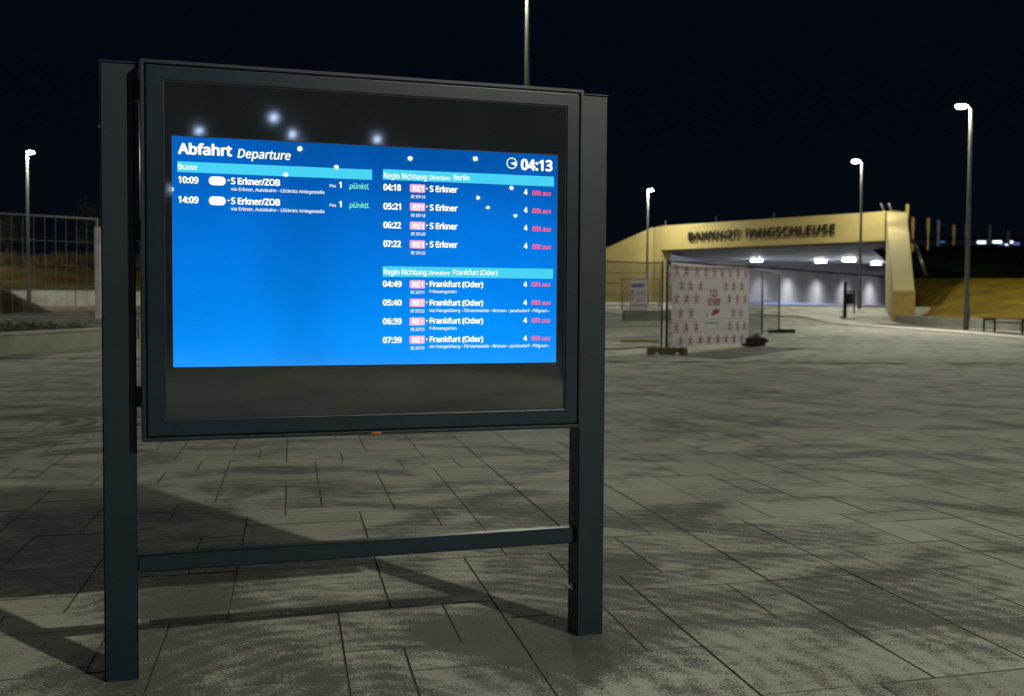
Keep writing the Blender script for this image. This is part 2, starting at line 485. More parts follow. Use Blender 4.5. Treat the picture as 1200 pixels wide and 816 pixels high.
def slab_geo(a, b, gap=0.0026, ch=0.0018, h=0.0038):
    ha = a*UA/2 - gap; hb = b*UB/2 - gap
    P = lambda u, v, z: E1 * u + E2 * v + Vector((0, 0, z))
    vs = [P(-ha,-hb,-h), P(ha,-hb,-h), P(ha,hb,-h), P(-ha,hb,-h)]
    vs += [P(-ha,-hb,-ch), P(ha,-hb,-ch), P(ha,hb,-ch), P(-ha,hb,-ch)]
    ia, ib = ha - ch, hb - ch
    vs += [P(-ia,-ib,0), P(ia,-ib,0), P(ia,ib,0), P(-ia,ib,0)]
    fs = []
    for k in (0, 4):
        for q in range(4): fs.append((k+q, k+(q+1) % 4, k+4+(q+1) % 4, k+4+q))
    fs.append((8, 9, 10, 11))
    return vs, fs
def vis(c):
    if c.y < 3.0: return 0
    px = 600 + 1335 * c.x / c.y
    if px < -60 or px > 1260: return 0
    return 1.0 / c.y
slabs.sort(key=lambda s: -vis(s[0]))
smesh = {}
far = MB()
for k, (c, a, b) in enumerate(slabs):
    dz = rnd.uniform(-0.0013, 0.0013)
    vs, fs = slab_geo(a, b)
    if k < 296 and vis(c) > 0:
        if (a, b) not in smesh:
            me = bpy.data.meshes.new('paving_slab'); me.from_pydata([tuple(v) for v in vs], [], fs); me.materials.append(M['slab']); me.materials.append(M['joint'])
            for p in me.polygons: p.material_index = 0 if p.index == 8 else 1
            smesh[(a, b)] = me
        o = bpy.data.objects.new('paving_slab', smesh[(a, b)])
        o.location = (c.x, c.y, dz)
        link(o, plaza)
    else:
        far.add([v + Vector((c.x, c.y, dz)) for v in vs], fs)
o = far.build('paving_slabs', M['slab_far'], plaza); tag(o, kind='stuff')
o.data.materials.append(M['joint'])
for p in o.data.polygons:
    if p.normal.z < 0.95: p.material_index = 1

# loose grit and crumbs of jointing sand on the slabs near the board
rg = random.Random(77); mb = MB()
spots = [(-1.15, 3.40, .22, 150), (0.28, 3.86, .22, 170), (-0.3, 3.9, 1.1, 380), (0.9, 3.9, 1.1, 160), (-1.7, 4.6, 1.2, 200)]
for (cx, cy, sd, n) in spots:
    for _ in range(n):
        x, y = rg.gauss(cx, sd), rg.gauss(cy, sd*0.7); q = rg.uniform(.0015, .0042)
        a = rg.uniform(0, 6.28); c_, s_2 = math.cos(a)*q, math.sin(a)*q
        mb.add([(x+c_, y+s_2, 0.0012), (x-s_2, y+c_, 0.0012), (x-c_, y-s_2, 0.0012), (x+s_2, y-c_, 0.0012), (x, y, 0.0012+q*1.1)], [(0, 1, 4), (1, 2, 4), (2, 3, 4), (3, 0, 4)])
tag(mb.build('loose_grit', M['joint'], plaza), kind='stuff')

def ribbon(name, pts, wdt, h, mat, zoff=0.0, parent=None, bevel=0.01, step=2.0, base=None):
    """a low wall or kerb of width wdt and height h following pts over the ground"""
    P = []
    for (a, b) in zip(pts[:-1], pts[1:]):
        a, b = Vector(a), Vector(b); n = max(1, int((b-a).length/step))
        for k in range(n): P.append(a.lerp(b, k/n))
    P.append(Vector(pts[-1]))
    mb = MB(); vs = []
    for i, p in enumerate(P):
        d = (P[min(i+1, len(P)-1)] - P[max(i-1, 0)]).normalized(); nrm = Vector((-d.y, d.x))
        z = (G(p.x, p.y) if base is None else base) + zoff
        for s in (-1, 1):
            q = p + nrm * s * wdt / 2
            vs.append((q.x, q.y, z - 0.15)); vs.append((q.x, q.y, z + h))
    fs = []
    for i in range(len(P)-1):
        k = i*4
        fs += [(k, k+4, k+5, k+1), (k+1, k+5, k+7, k+3), (k+3, k+7, k+6, k+2)]
    fs += [(0, 1, 3, 2), tuple(len(vs)-4+q for q in (0, 2, 3, 1))]
    mb.add(vs, fs)
    return mb.build(name, mat, parent, bevel=0)

tag(ribbon('kerb', [(17.2, 18), (15.6, 33), (15.0, 40), (14.7, 47), (14.2, 54), (12.8, 57.5), (10.5, 60), (4, 62.5)], 1.3, 0.03, M['kerbstone']), kind='structure',
    label='broad flat kerb, paled for its lit riser, curving between square and underpass ramp')  # breadth and paleness stand in for the lit riser

# ---- left terrace, planter, banks
def sheet(name, pts, mat, **kw):
    """polygon sheet from 3-D points laid as strips: pts is a list of rows"""
    mb = MB(); n = len(pts[0])
    for row in pts: mb.v += [tuple(p) for p in row]
    for j in range(len(pts)-1):
        for i in range(n-1):
            mb.f.append((j*n+i, j*n+i+1, (j+1)*n+i+1, (j+1)*n+i))
    return mb.build(name, mat, **kw)
def rough_sheet(name, fn, nu, nv, mat, amp, seed=1):
    r = random.Random(seed); rows = []
    for j in range(nv+1):
        row = []
        for i in range(nu+1):
            p = Vector(fn(i/nu, j/nv)); p.z += r.uniform(-amp, amp) * (0 if j in (0,) else 1); row.append(p)
        rows.append(row)
    return sheet(name, rows, mat, smooth=True)

# terrace surface: gravel path in front, soil behind
tag(sheet('gravel_path', [[(x, y, 0.57 - 0.0012*(y-30)) for x in (-70, -40, -20, -10.2, -9.9)] for y in (29.98, 36, 43)], M['asphalt']), kind='structure')
tag(rough_sheet('soil_strip', lambda u, v: (-70 + 61*u, 42.9 + 19.2*v, 0.56 + 0.16*v), 60, 16, M['soil'], 0.05, 3), kind='structure')
# side of the terrace facing the square
mb = MB().box(-10.2, -9.88, 30.2, 62.0, -0.2, 0.60)
tag(mb.build('retaining_wall', M['conc2'], bevel=0.015), 'low grey concrete edge of the raised ground left of the square', 'retaining wall')

def loft(name, rows, mat, nu, nv, amp, seed):
    """rows of polylines with the same number of points, subdivided and roughened"""
    r = random.Random(seed)
    def along(pl, u):
        t = u * (len(pl)-1); i = min(int(t), len(pl)-2); return Vector(pl[i]).lerp(Vector(pl[i+1]), t-i)
    out = []
    for j in range(nv+1):
        t = j/nv*(len(rows)-1); k = min(int(t), len(rows)-2)
        row = []
        for i in range(nu+1):
            p = along(rows[k], i/nu).lerp(along(rows[k+1], i/nu), t-k)
            if 0 < j < nv: p.z += r.uniform(-amp, amp); p.y += r.uniform(-amp, amp)
            row.append(p)
        out.append(row)
    return sheet(name, out, mat, smooth=True)

# right: sand slope then dark grass bank carrying the railway
base = [(21.7, 61.9, 0.75), (19.2, 54, 0.66), (17.5, 47, 0.58), (18.1, 40, 0.5), (18.9, 30, 0.4), (21, 18, 0.35), (26, 5, 0.3)]
c1 = [(22.3, 64.5, 2.55), (23.6, 63, 2.52), (26.0, 60, 2.5), (31, 54, 2.4), (36, 44, 2.2), (40, 26, 2.0), (44, 8, 1.9)]
c2 = [(22.2, 71.5, 4.72), (25, 71, 4.72), (30, 70, 4.72), (38, 66, 4.72), (46, 52, 4.6), (52, 30, 4.6), (58, 8, 4.6)]
c3 = [(22, 150, 4.75), (50, 150, 4.8), (70, 140, 4.8), (90, 120, 4.8), (100, 90, 4.8), (110, 40, 4.8), (120, 0, 4.8)]
tag(loft('sand_slope', [base, c1], M['sand'], 70, 14, 0.09, 5), kind='structure')
tag(loft('grass_bank', [[(x, y, z-0.01) for x, y, z in c1], c2, c3], M['grassbank'], 60, 16, 0.05, 6), kind='structure')
# left: sand slope and dry grass crest far behind the fence
tag(loft('sand_slope', [[(-90, 63.5, 1.55), (-40, 63.5, 1.55), (0, 66, 1.6)], [(-90, 66, 1.75), (-40, 66, 1.75), (0, 68, 1.7)], [(-90, 80, 3.45), (-40, 80, 3.45), (-4, 84, 3.2)]], M['sand2'], 60, 14, 0.07, 8), kind='structure')
tag(loft('earth_bank', [[(-110, 79.9, 3.42), (-40, 79.9, 3.42), (-4, 83.9, 3.15)], [(-110, 86, 3.9), (-40, 86, 3.9), (-4, 90, 3.7)], [(-200, 180, 4.2), (-40, 180, 4.2), (6, 180, 4.2)]], M['grassbank'], 60, 10, 0.05, 9), kind='structure')

# dry grass on the crest, green strip at the slope foot (nobody could count them)
def tufts(name, n, fn, h0, h1, wd, mat, seed, lean=0.25):
    r = random.Random(seed); mb = MB()
    for _ in range(n):
        x, y, z = fn(r)
        h = r.uniform(h0, h1); a = r.uniform(0, math.pi)
        dx, dy = math.cos(a)*wd, math.sin(a)*wd
        lx, ly = r.uniform(-lean, lean)*h, r.uniform(-lean, lean)*h
        mb.add([(x-dx, y-dy, z-0.03), (x+dx, y+dy, z-0.03), (x+lx+dx*.3, y+ly, z+h), (x+lx-dx*.2, y+ly, z+h*.96)], [(0, 1, 2, 3)])
    me = bpy.data.meshes.new(name); me.from_pydata(mb.v, [], mb.f); me.materials.append(mat)
    return link(bpy.data.objects.new(name, me))
def crest(r):
    x = r.uniform(-48, -18); y = r.uniform(79.5, 84)
    return x, y, 3.4 + (y-80)*0.08 + 0.12*math.sin(x*1.7) + 0.1*math.sin(x*0.6)
tag(tufts('dry_grass', 5200, crest, 0.25, 0.95, 0.06, M['dry'], 4), kind='stuff')
tag(tufts('grass', 3000, lambda r: (r.uniform(-42, -16), r.uniform(63.4, 64.6), 1.55), 0.10, 0.34, 0.05, M['leaf'], 5), kind='stuff')

# white concrete wall behind the soil, built of panels
t = empty('concrete_wall', (-24, 62.6, 0.6))
tag(t, 'long pale concrete wall at the foot of the sand slope, behind the mesh fence', 'wall')
for k in range(20):
    MB().box(-33.6+k*2.4+0.02, -33.6+k*2.4+2.38, 0, 0.25, 0.0, 0.95+0.01*(k % 3)).build('wall_panel', M['conc'], t, bevel=0.02)

# soil mound
def mound(name, cx, cy, cz, rx, ry, h, mat, seed):
    r = random.Random(seed); rows = []
    for j in range(15):
        row = []
        for i in range(29):
            u = i/28*2-1; v = j/14*2-1
            d = min(1, math.sqrt(u*u+v*v)); z = (0.5+0.5*math.cos(math.pi*d))*h
            row.append((cx+u*rx, cy+v*ry, cz + z*(1+r.uniform(-.12, .12)) + r.uniform(-.02, .02)*(d < .95) - 0.03))
        rows.append(row)
    return sheet(name, rows, mat, smooth=True)
tag(mound('soil_mound', -19.3, 42.0, 0.55, 2.9, 2.2, 0.98, M['soil'], 2), 'dark heap of excavated soil behind the tall mesh fence', 'soil heap')

# planter: curved wall at the edge of the square
def strip_wall(pts, wd, z0, z1, name, mat, parent, bevel=0.015):
    vs = []
    for i, p in enumerate(pts):
        p = Vector(p); d = (Vector(pts[min(i+1, len(pts)-1)]) - Vector(pts[max(i-1, 0)])).normalized(); n = Vector((-d.y, d.x))
        for s in (-.5, .5):
            q = p + n*s*wd
            vs += [(q.x, q.y, z0), (q.x, q.y, z1)]
    fs = []
    for i in range(len(pts)-1):
        k = i*4
        fs += [(k, k+4, k+5, k+1), (k+1, k+5, k+7, k+3), (k+3, k+7, k+6, k+2), (k+2, k+6, k+4, k)]
    fs += [(0, 1, 3, 2), tuple(len(vs)-4+q for q in (0, 2, 3, 1))]
    mb = MB(); mb.add(vs, fs)
    return mb.build(name, mat, parent, bevel=bevel)
pl = empty('planter', (-10.3, 22.4, 0))
tag(pl, 'low curved concrete planter wall with green ground cover at the left edge of the square', 'planter')
front = [(-0.9, -6.0), (-0.4, -3.0), (0.05, 0.0), (0.3, 2.6), (0.42, 4.6), (0.42, 5.6), (0.25, 6.4), (-0.2, 6.9), (-0.9, 7.15), (-2.2, 7.2)]
strip_wall(front, 0.30, -0.1, 0.40, 'planter_wall', M['conc2'], pl)
strip_wall(front, 0.34, 0.403, 0.455, 'coping', M['conc'], pl, 0.01)
for k in range(17):
    x = 0.40 - k*0.82
    MB().box(x-0.80, x, 7.40, 7.62, 0.0, 0.56+0.012*((k*5) % 3)).build('edging_block', M['conc'], pl, bevel=0.015)
s_ = MB(); s_.add([(-12, -6, .27), (-.9, -6, .27), (0.0, 0, .27), (.25, 2.6, .27), (.35, 5.5, .27), (-.1, 6.8, .27), (-2, 7.1, .27), (-12, 7.1, .27)], [tuple(range(8))])
s_.build('soil', M['soil'], pl)
r = random.Random(12); mb = MB()
for _ in range(300):      # clumps of ground cover
    cx = -r.uniform(0.4, 6.5)**1.0; cy = r.uniform(2.5, 6.9)
    if cx > 0.1 - (7-cy)*0.02: continue
    hh = r.uniform(0.12, 0.32)
    for _k in range(26):
        a = r.uniform(0, 6.28); d = r.uniform(0, .22); z = 0.28 + r.uniform(0, hh)
        x, y = cx + math.cos(a)*d, cy + math.sin(a)*d; l = r.uniform(.03, .08)
        b = r.uniform(0, 6.28)
        mb.add([(x, y, z), (x+math.cos(b)*l, y+math.sin(b)*l, z+r.uniform(0, .04)), (x+math.cos(b+.9)*l, y+math.sin(b+.9)*l, z+r.uniform(0, .05))], [(0, 1, 2)])
me = bpy.data.meshes.new('ground_cover'); me.from_pydata(mb.v, [], mb.f); me.materials.append(M['leaf'])
tag(link(bpy.data.objects.new('ground_cover', me), pl), kind='stuff')

# ================================================================ UNDERPASS PORTAL
Lp = Vector((9.75, 75.0)); Rp = Vector((20.17, 62.0))
dv = (Rp - Lp).normalized(); nv = Vector((dv.y, -dv.x))          # nv points to the square
if nv.y > 0: nv = -nv
PL = (Rp - Lp).length
portal = empty('underpass_portal', (Lp.x, Lp.y, 0), math.atan2(dv.y, dv.x))
tag(portal, 'yellow concrete underpass portal with black station lettering and sloping side walls', 'underpass')
# local frame: x along the lintel, -y towards the square
FL = 0.55
# lintel beam with board-marked bands kept as recessed joints
MB().box(-0.02, PL+0.02, 0, 0.7, 4.52, 6.08).build('lintel', M['yconc'], portal, bevel=0.03)
MB().box(-0.1, PL+0.6, 0.06, 0.62, 6.083, 6.13).build('coping', M['yconc2'], portal, bevel=0.01)
# jamb on the left and wing wall that falls away to the left
MB().box(-0.55, -0.023, 0.0, 0.9, 0.4, 6.08).build('jamb', M['yconc'], portal, bevel=0.02)
wl = portal.matrix_world  # wing runs left in world space: compute in local coordinates
def loc(x, y):
    d = Vector((x, y)) - Lp
    up_ = Vector((-dv.y, dv.x))
    return d.dot(dv), d.dot(up_)
def wing(pts, name, mat, bevel=0.0):
    """pts: world (x,y,ztop) polyline of the front face, 0.5 thick to the back"""
    mb = MB(); vs = []
    for (x, y, zt) in pts:
        a, b = loc(x, y)
        vs += [(a, b, 0.2), (a, b, zt), (a+0.1, b+0.5, 0.2), (a+0.1, b+0.5, zt)]
    fs = []
    for i in range(len(pts)-1):
        k = i*4; fs += [(k, k+4, k+5, k+1), (k+1, k+5, k+7, k+3), (k+3, k+7, k+6, k+2)]
    fs += [(0, 1, 3, 2), tuple(len(vs)-4+q for q in (0, 2, 3, 1))]
    mb.add(vs, fs)
    return mb.build(name, mat, portal, bevel=bevel)
wing([(-12.0, 80.5, 1.9), (0.0, 78.2, 3.35), (6.36, 76.5, 4.76), (9.25, 75.62, 6.07)], 'wing_wall', M['yconc'])
# right: the sloping buttress that comes forward to a low ochre end
def frustum(P, name, mat, bevel=0.02):
    mb = MB(); mb.add([(*loc(x, y), z) for x, y, z in P], [(0,3,2,1),(4,5,6,7),(0,1,5,4),(1,2,6,5),(2,3,7,6),(3,0,4,7)])
    return mb.build(name, mat, portal, bevel=bevel)
b0 = [(17.03, 51.0), (17.99, 51.0), (21.23, 61.6), (20.19, 61.75)]
frustum([(*b0[0], 0.0), (*b0[1], 0.0), (*b0[2], 0.0), (*b0[3], 0.0), (*b0[0], 1.70), (*b0[1], 1.70), (*b0[2], 6.07), (*b0[3], 6.07)], 'buttress', M['yconc2'])
d0 = Vector((17.51, 51.0)) - Vector((17.6, 51.3)); 
frustum([(17.005, 50.93, 0.0), (18.0, 50.93, 0.0), (18.02, 50.997, 0.0), (17.02, 50.997, 0.0), (17.005, 50.93, 1.69), (18.0, 50.93, 1.69), (18.02, 50.997, 1.70), (17.02, 50.997, 1.70)], 'buttress_end', M['ochre'], 0.0)
# lettering on stand-offs
def tx(px_world):  # fraction along the lintel for a world point on it
    return px_world
name_ = 'BAHNHOF  FANGSCHLEUSE'
def pxfrac(px):    # position along the lintel of a sight line (layout constants taken from the photograph)
    a = (px-600)/1334.77
    return (a*Lp.y - Lp.x)/(dv.x - a*dv.y)
xa, xb = pxfrac(806.5), pxfrac(978)
nlet = len(name_); vsw, _ = raw_text(name_)
x_min = min(v[0] for v in vsw); x_max = max(v[0] for v in vsw)
kx = (xb-xa)/(x_max-x_min)
for i, ch in enumerate(name_):
    if ch == ' ': continue
    end = xmax(name_[:i+1])
    wid = xmax(ch) - min(v[0] for v in raw_text(ch)[0])
    lettering('letter', ch, xa + (end-wid-x_min)*kx, xa + (end-x_min)*kx, 5.06, 0.52, -0.14, M['black'], portal, bold=0.03, thick=0.04)
for i in range(20):
    x = xa + (xb-xa)*(i+.5)/20
    MB().tube((x, -0.10, 5.3), (x, 0.01, 5.3), 0.012, n=5).build('stand_off', M['black'], portal)

# tunnel: ceiling, left wall with its LED strip, right wall
A = Vector((17.4, 97.0)); C = Vector((45.6, 140.0)); D_ = C + (C-A).normalized()*3
tun = empty('underpass_tunnel', (17.4, 97.0, 0.9))
tag(tun, 'long grey concrete passage wall and ceiling seen through the portal opening', 'tunnel')
def tl(x, y, z): return (x-17.4, y-97.0, z-0.9)
def wall2(p, q, z0, z1, th, name, mat, side=1, parent=tun, bevel=0.0):
    d = (q-p).normalized(); n = Vector((-d.y, d.x))*th*side
    vs = [tl(*v) for v in ((p.x, p.y, z0), (q.x, q.y, z0), (q.x+n.x, q.y+n.y, z0), (p.x+n.x, p.y+n.y, z0), (p.x, p.y, z1), (q.x, q.y, z1), (q.x+n.x, q.y+n.y, z1), (p.x+n.x, p.y+n.y, z1))]
    mb = MB(); mb.add(vs, [(0,3,2,1),(4,5,6,7),(0,1,5,4),(1,2,6,5),(2,3,7,6),(3,0,4,7)])
    return mb.build(name, mat, parent, bevel=bevel)
nE = (C-A).normalized()
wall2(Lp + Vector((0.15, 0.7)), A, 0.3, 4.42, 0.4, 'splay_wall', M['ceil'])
seg = 6.4; q = 0.0; Ltot = (D_-A).length
while q < Ltot:
    a_, b_ = A + nE*(q+0.02), A + nE*min(q+seg-0.02, Ltot)
    wall2(a_, b_, 0.3, 4.40, 0.4, 'wall_panel', M['tconc'], bevel=0.015)
    q += seg
# dark shadow joint under the ceiling and the lit strip at the wall foot
nin = Vector((nE.y, -nE.x))
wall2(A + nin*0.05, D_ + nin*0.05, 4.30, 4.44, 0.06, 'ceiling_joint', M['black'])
def strip(p, q, zp, zq, h, name, mat):
    n = nin*0.10
    vs = [tl(*v) for v in ((p.x+n.x, p.y+n.y, zp), (q.x+n.x, q.y+n.y, zq), (q.x, q.y, zq), (p.x, p.y, zp), (p.x+n.x, p.y+n.y, zp+h), (q.x+n.x, q.y+n.y, zq+h), (q.x, q.y, zq+h), (p.x, p.y, zp+h))]
    mb = MB(); mb.add(vs, [(0,3,2,1),(4,5,6,7),(0,1,5,4),(1,2,6,5),(2,3,7,6),(3,0,4,7)])
    return mb.build(name, mat, tun)
strip(A + nin*0.02, D_ + nin*0.02, 1.03, 0.52, 0.24, 'light_strip', M['strip'])
# ceiling slab (kept behind the lintel) and right wall
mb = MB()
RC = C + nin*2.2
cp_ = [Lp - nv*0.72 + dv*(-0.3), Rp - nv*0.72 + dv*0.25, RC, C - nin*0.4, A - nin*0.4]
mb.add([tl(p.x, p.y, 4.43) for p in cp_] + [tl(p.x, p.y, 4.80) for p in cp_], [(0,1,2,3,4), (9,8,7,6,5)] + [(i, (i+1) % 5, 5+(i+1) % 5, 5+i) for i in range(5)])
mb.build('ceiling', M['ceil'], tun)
wall2(Rp - nv*0.8 + dv*0.2, RC, 0.2, 4.42, 0.3, 'side_wall', M['tconc'], side=-1)
# ceiling light panels
lp = MB().box(-0.55, 0.55, -1.5, 1.5, -0.04, 0.0)
def tlight(x, y, k, wd=1.0, pw=60):
    e = empty('ceiling_light', (x, y, 4.42), math.atan2(nE.y, nE.x)-math.pi/2)
    tag(e, k, 'ceiling light', 'light panels in the underpass ceiling')
    MB().box(-0.38*wd, 0.38*wd, -0.40, 0.40, -0.07, 0.006).build('light_frame', M['steel'], e)
    MB().box(-0.31*wd, 0.31*wd, -0.32, 0.32, -0.165, -0.072).build('diffuser', M['tlight'], e)
tlight(18.5, 86.6, 'ceiling light panel nearest the left mouth of the underpass, just above the fence gap')
tlight(23.7, 87.8, 'ceiling light panel in the middle of the underpass, left of the larger bright one')
tlight(24.9, 84.5, 'largest bright ceiling light panel, left of the dark lamp post', 1.15)
tlight(29.2, 91.7, 'ceiling light panel close to the right buttress of the underpass', 0.9)
tlight(40.0, 108.0, 'faint ceiling light panel deep in the underpass, hidden towards the buttress')
# wall washers: small downlights close to the wall, last two added for brightness
for k, (px, D1, lab) in enumerate([(826, 99, 'small wall washer downlight at the underpass corner, behind the banner'), (889, 109, 'small wall washer downlight above the wall by the mesh fence'),
                             (956, 119, 'small wall washer downlight casting the bright cone between fence and bin'), (1018, 132, 'small wall washer downlight casting the cone beside the lamp post'), (922, 0, 'added fill downlight above the end of the mesh fence'), (988, 0, 'added fill downlight directly above the litter bin')]):
    a_ = (px-600)/1334.77
    t_ = (a_*A.y - A.x)/(nE.x - a_*nE.y)
    p = A + nE*t_ + nin*1.9
    e = empty('wall_washer', (p.x, p.y, 4.42)); tag(e, lab, 'downlight', 'wall washers along the underpass wall')
    MB().lathe([(0.09, 0.0), (0.09, -0.12), (0.06, -0.12), (0.06, -0.02)], n=12).build('housing', M['steel'], e)
    sp = bpy.data.lights.new('downlight', 'SPOT'); sp.energy = 560; sp.spot_size = R(150); sp.spot_blend = 1.0; sp.shadow_soft_size = 0.04; sp.color = (0.93, 0.94, 1.0)
    so = bpy.data.objects.new('downlight_beam', sp); so.location = (0, 0, -0.13)
    col.objects.link(so); so.parent = e
# little roof end pieces and balustrade posts on top of the lintel
for k, (t_, h) in enumerate([(0.05, 0.35), (4.4, 0.45), (8.9, 0.4)]):
    p = Lp + dv*(t_*1.0) - nv*0.35
    tag(MB().tube((p.x, p.y, 6.12), (p.x, p.y, 6.13+h), 0.03, n=6).build('railing_post', M['pole_dark'] if k else M['pole']),
        ['short pale post at the left end of the lintel top', 'thin dark post on the lintel above the lettering', 'thin dark post on the lintel right of the lettering'][k], 'post', 'small posts on the portal roof')

# low walls right of the buttress
t = empty('retaining_wall', (17.2, 55, 0)); tag(t, 'low grey retaining wall between the buttress and the sand slope', 'retaining wall')
strip_wall([(0.82, -3.0), (1.9, -2.8)], 0.3, 0.0, 0.98, 'wall_body', M['conc'], t)
t = empty('concrete_wall', (17.3, 47, 0.2)); tag(t, 'low pale concrete wall along the foot of the sand slope behind the bench', 'wall')
seg_pts = [(0.0, 4.2), (0.02, 0.0), (0.35, -3.5), (0.7, -7.0), (1.15, -12), (1.6, -17), (2.2, -22)]
for k, (a, b) in enumerate(zip(seg_pts[:-1], seg_pts[1:])):
    a2 = Vector(a).lerp(Vector(b), 0.005); b2 = Vector(a).lerp(Vector(b), 0.992)
    strip_wall([tuple(a2), tuple(b2)], 0.24, -0.3, 0.41 - 0.02*k, 'wall_block', M['conc'], t)
tag(rough_sheet('soil_bed', lambda u, v: (15.35+1.4*v + u*0.2 + (0.6 if u > .6 else 0)*u, 50 - 26*u, 0.225 + 0.05*math.sin(v*3.1) - u*0.12), 40, 5, M['soil'], 0.02, 8), kind='structure')

# handrails beside the buttress
hr = empty('stair_handrail', (21.0, 62.2, 5.6)); tag(hr, 'pair of metal handrails on the bank steps beside the buttress top', 'handrail')
for k in range(2):
    o = k*0.42
    MB().path([(-1.05+o, -0.2, 0.95), (-0.75+o, 0.1, 0.45), (1.2+o*.2, 0.7, -1.3), (1.6+o*.2, 0.3, -2.9)], 0.045).build('rail', M['steel'], hr, smooth=True)

# posts on the embankment
PST = [(21.9, 63.5, 6.62, 'y', 1.4), (23.8, 68, 6.23, 'y', 1.6), (25.44, 70, 6.34, 'y', 1.7), (26.44, 71, 6.30, 'p', 1.6), (28.18, 73, 6.15, 'y', 1.4), (29.4, 74, 6.30, 'y', 1.6), (31.72, 76, 6.33, 'p', 1.6), (33.84, 78, 6.15, 'p', 1.5), (36.5, 80, 6.2, 'p', 1.5)]
LB = ['yellowish fence post directly right of the buttress top', 'short thick yellow-topped post next to the handrail on the bank', 'tallest yellow post on the bank, second gap from the buttress', 'pinkish-grey post just right of the tallest yellow post',
      'thin yellow-topped post midway between buttress and big lamp post', 'yellow-topped post half hidden behind the big lamp post', 'grey post in front of the brightest train light', 'faint grey post between the two groups of train lights', 'dark grey post at the right edge of the bank']
for (x, y, zt, c, h), lb in zip(PST, LB):
    e = empty('bank_post', (x, y, zt-h)); tag(e, lb, 'post', 'fence posts on the railway bank')
    mt = M['yellow'] if c == 'y' else M['steel']  # yellow posts hold warm lamplight in their base colour
    MB().box(-0.05, 0.05, -0.04, 0.04, -0.4, h-0.02).build('post_shaft', mt, e, bevel=0.008)
    MB().box(-0.075, 0.075, -0.06, 0.06, h*0.5, h+0.02).build('post_cap', mt, e, bevel=0.01)
e = empty('bank_railing', (22.0, 64, 6.0)); tag(e, 'thin wire railing strung between the posts on the dark bank', 'railing')
for dz in (0.0, -0.45, -0.9):
    MB().path([(x-22.0, y-64, min(zt-6.0-0.2, 0.2)+dz) for x, y, zt, c, h in PST], 0.012, n=4).build('rail_wire', M['wire'], e)
# a standing train far back on the embankment: dark body, lit windows
tr = empty('train', (36, 84, 4.6)); tag(tr, 'dim standing train on the bank with two bright white cold windows', 'train')
MB().box(-8, 10, 0.6, 2.8, 0.62, 1.22).build('carriage_body', surf('dark_blue_train', (0.02, 0.03, 0.06), 0.4), tr, bevel=0.1)
for (x, y, z, wd, h, mt) in [(-1.3, 0, 1.09, .62, .20, 'plight'), (-.14, 0, 1.12, .66, .18, 'plight'), (.62, 0, .92, .26, .13, 'plight'), (.93, 0, 1.12, .2, .16, 'plight'), (1.30, 0, 0.98, .45, .22, 'plight2'), (0.22, 0, 0.94, .5, .12, 'plight2'), (-2.3, 0, 1.06, .4, .08, 'plight2'), (-4.2, 0, 1.10, .35, .10, 'plight2'), (3.6, 0, 1.0, .4, .15, 'plight2')]:
    MB().box(x-wd/2, x+wd/2, 0.50, 0.59, z-h/2, z+h/2).build('window', M[mt], tr, bevel=0.02)
MB().box(-8.2, 10.2, 0.597, 2.9, 1.225, 1.45).build('carriage_roof', M['black'], tr, bevel=0.15)
MB().box(-7.8, 9.8, 0.8, 2.6, -0.1, 0.615).build('underframe', M['black'], tr)

# ================================================================ STREET LAMPS
def make_lamp(x, y, z, rz, label, sc_=1.0, pole='pole'):
    e = empty('street_lamp', (x, y, z), rz)
    e.scale = (1, 1, sc_)
    tag(e, label, 'street lamp', 'tall street lamps around the square')
    MB().lathe([(0.10, 0.0), (0.10, 0.9), (0.078, 1.0), (0.076, 3.0), (0.045, 7.68), (0.042, 7.72), (0.0, 7.73)], n=16).build('pole', M[pole], e, smooth=True)
    MB().box(-0.105, -0.09, -0.05, 0.05, 0.35, 0.75).build('service_door', M[pole], e, bevel=0.006)
    MB().path([(0.0, 0, 7.68), (0.10, 0, 7.84), (0.24, 0, 7.87)], 0.018, n=8).build('arm', M[pole], e, smooth=True)
    MB().lathe([(0.0, 7.91), (0.12, 7.905), (0.185, 7.875), (0.185, 7.845), (0.16, 7.84), (0.0, 7.84)], c=(0.34, 0, 0), n=20).build('lamp_head', M['pole'], e, smooth=True)
    MB().lathe([(0.155, 7.838), (0.150, 7.795), (0.105, 7.757), (0.0, 7.745)], c=(0.34, 0, 0), n=20).build('lens', M['lens'], e, smooth=True)
    return e
def copy_lamp(src, x, y, z, rz, label, sc_=1.0):
    c = copy_tree(src); c.location = (x, y, z); c.rotation_euler = (0, 0, rz); c.scale = (1, 1, sc_); c['label'] = label
    return c
L0 = make_lamp(15.94, 40.0, 0.21, R(172), 'tall lit street lamp near the right edge, standing between the square and the bench')
copy_lamp(L0, -23.33, 55.0, 0.53, R(-40), 'lit street lamp at the far left, seen through the tall mesh fence', 0.97)
copy_lamp(L0, 0.36, 31.0, 0.08, R(200), 'grey lamp post rising directly behind the top of the departure board', 1.25)
copy_lamp(L0, -34.0, 52.0, 0.5, R(20), 'added unseen fill lamp on the raised ground beyond the left edge of the picture')  # added to brighten the dark left background
copy_lamp(L0, -41.0, 72.0, 2.0, R(20), 'added unseen fill lamp standing on the left sand slope, outside the picture')  # another added lamp, lifts the left bank and wall
copy_lamp(L0, 24.5, 48.0, 1.6, R(190), 'added unseen fill lamp on the sand slope beyond the right edge of the picture')  # added to fill the buttress shadow on the sand
copy_lamp(L0, 26.0, 33.0, 0.9, R(20), 'added unseen fill lamp beyond the right edge, next to the sand slope')  # added fill light for the right-hand slope
L3 = make_lamp(18.27, 60.0, 0.83, R(172), 'lit street lamp in front of the yellow portal with its dark post beside the bin', 0.99, 'pole')
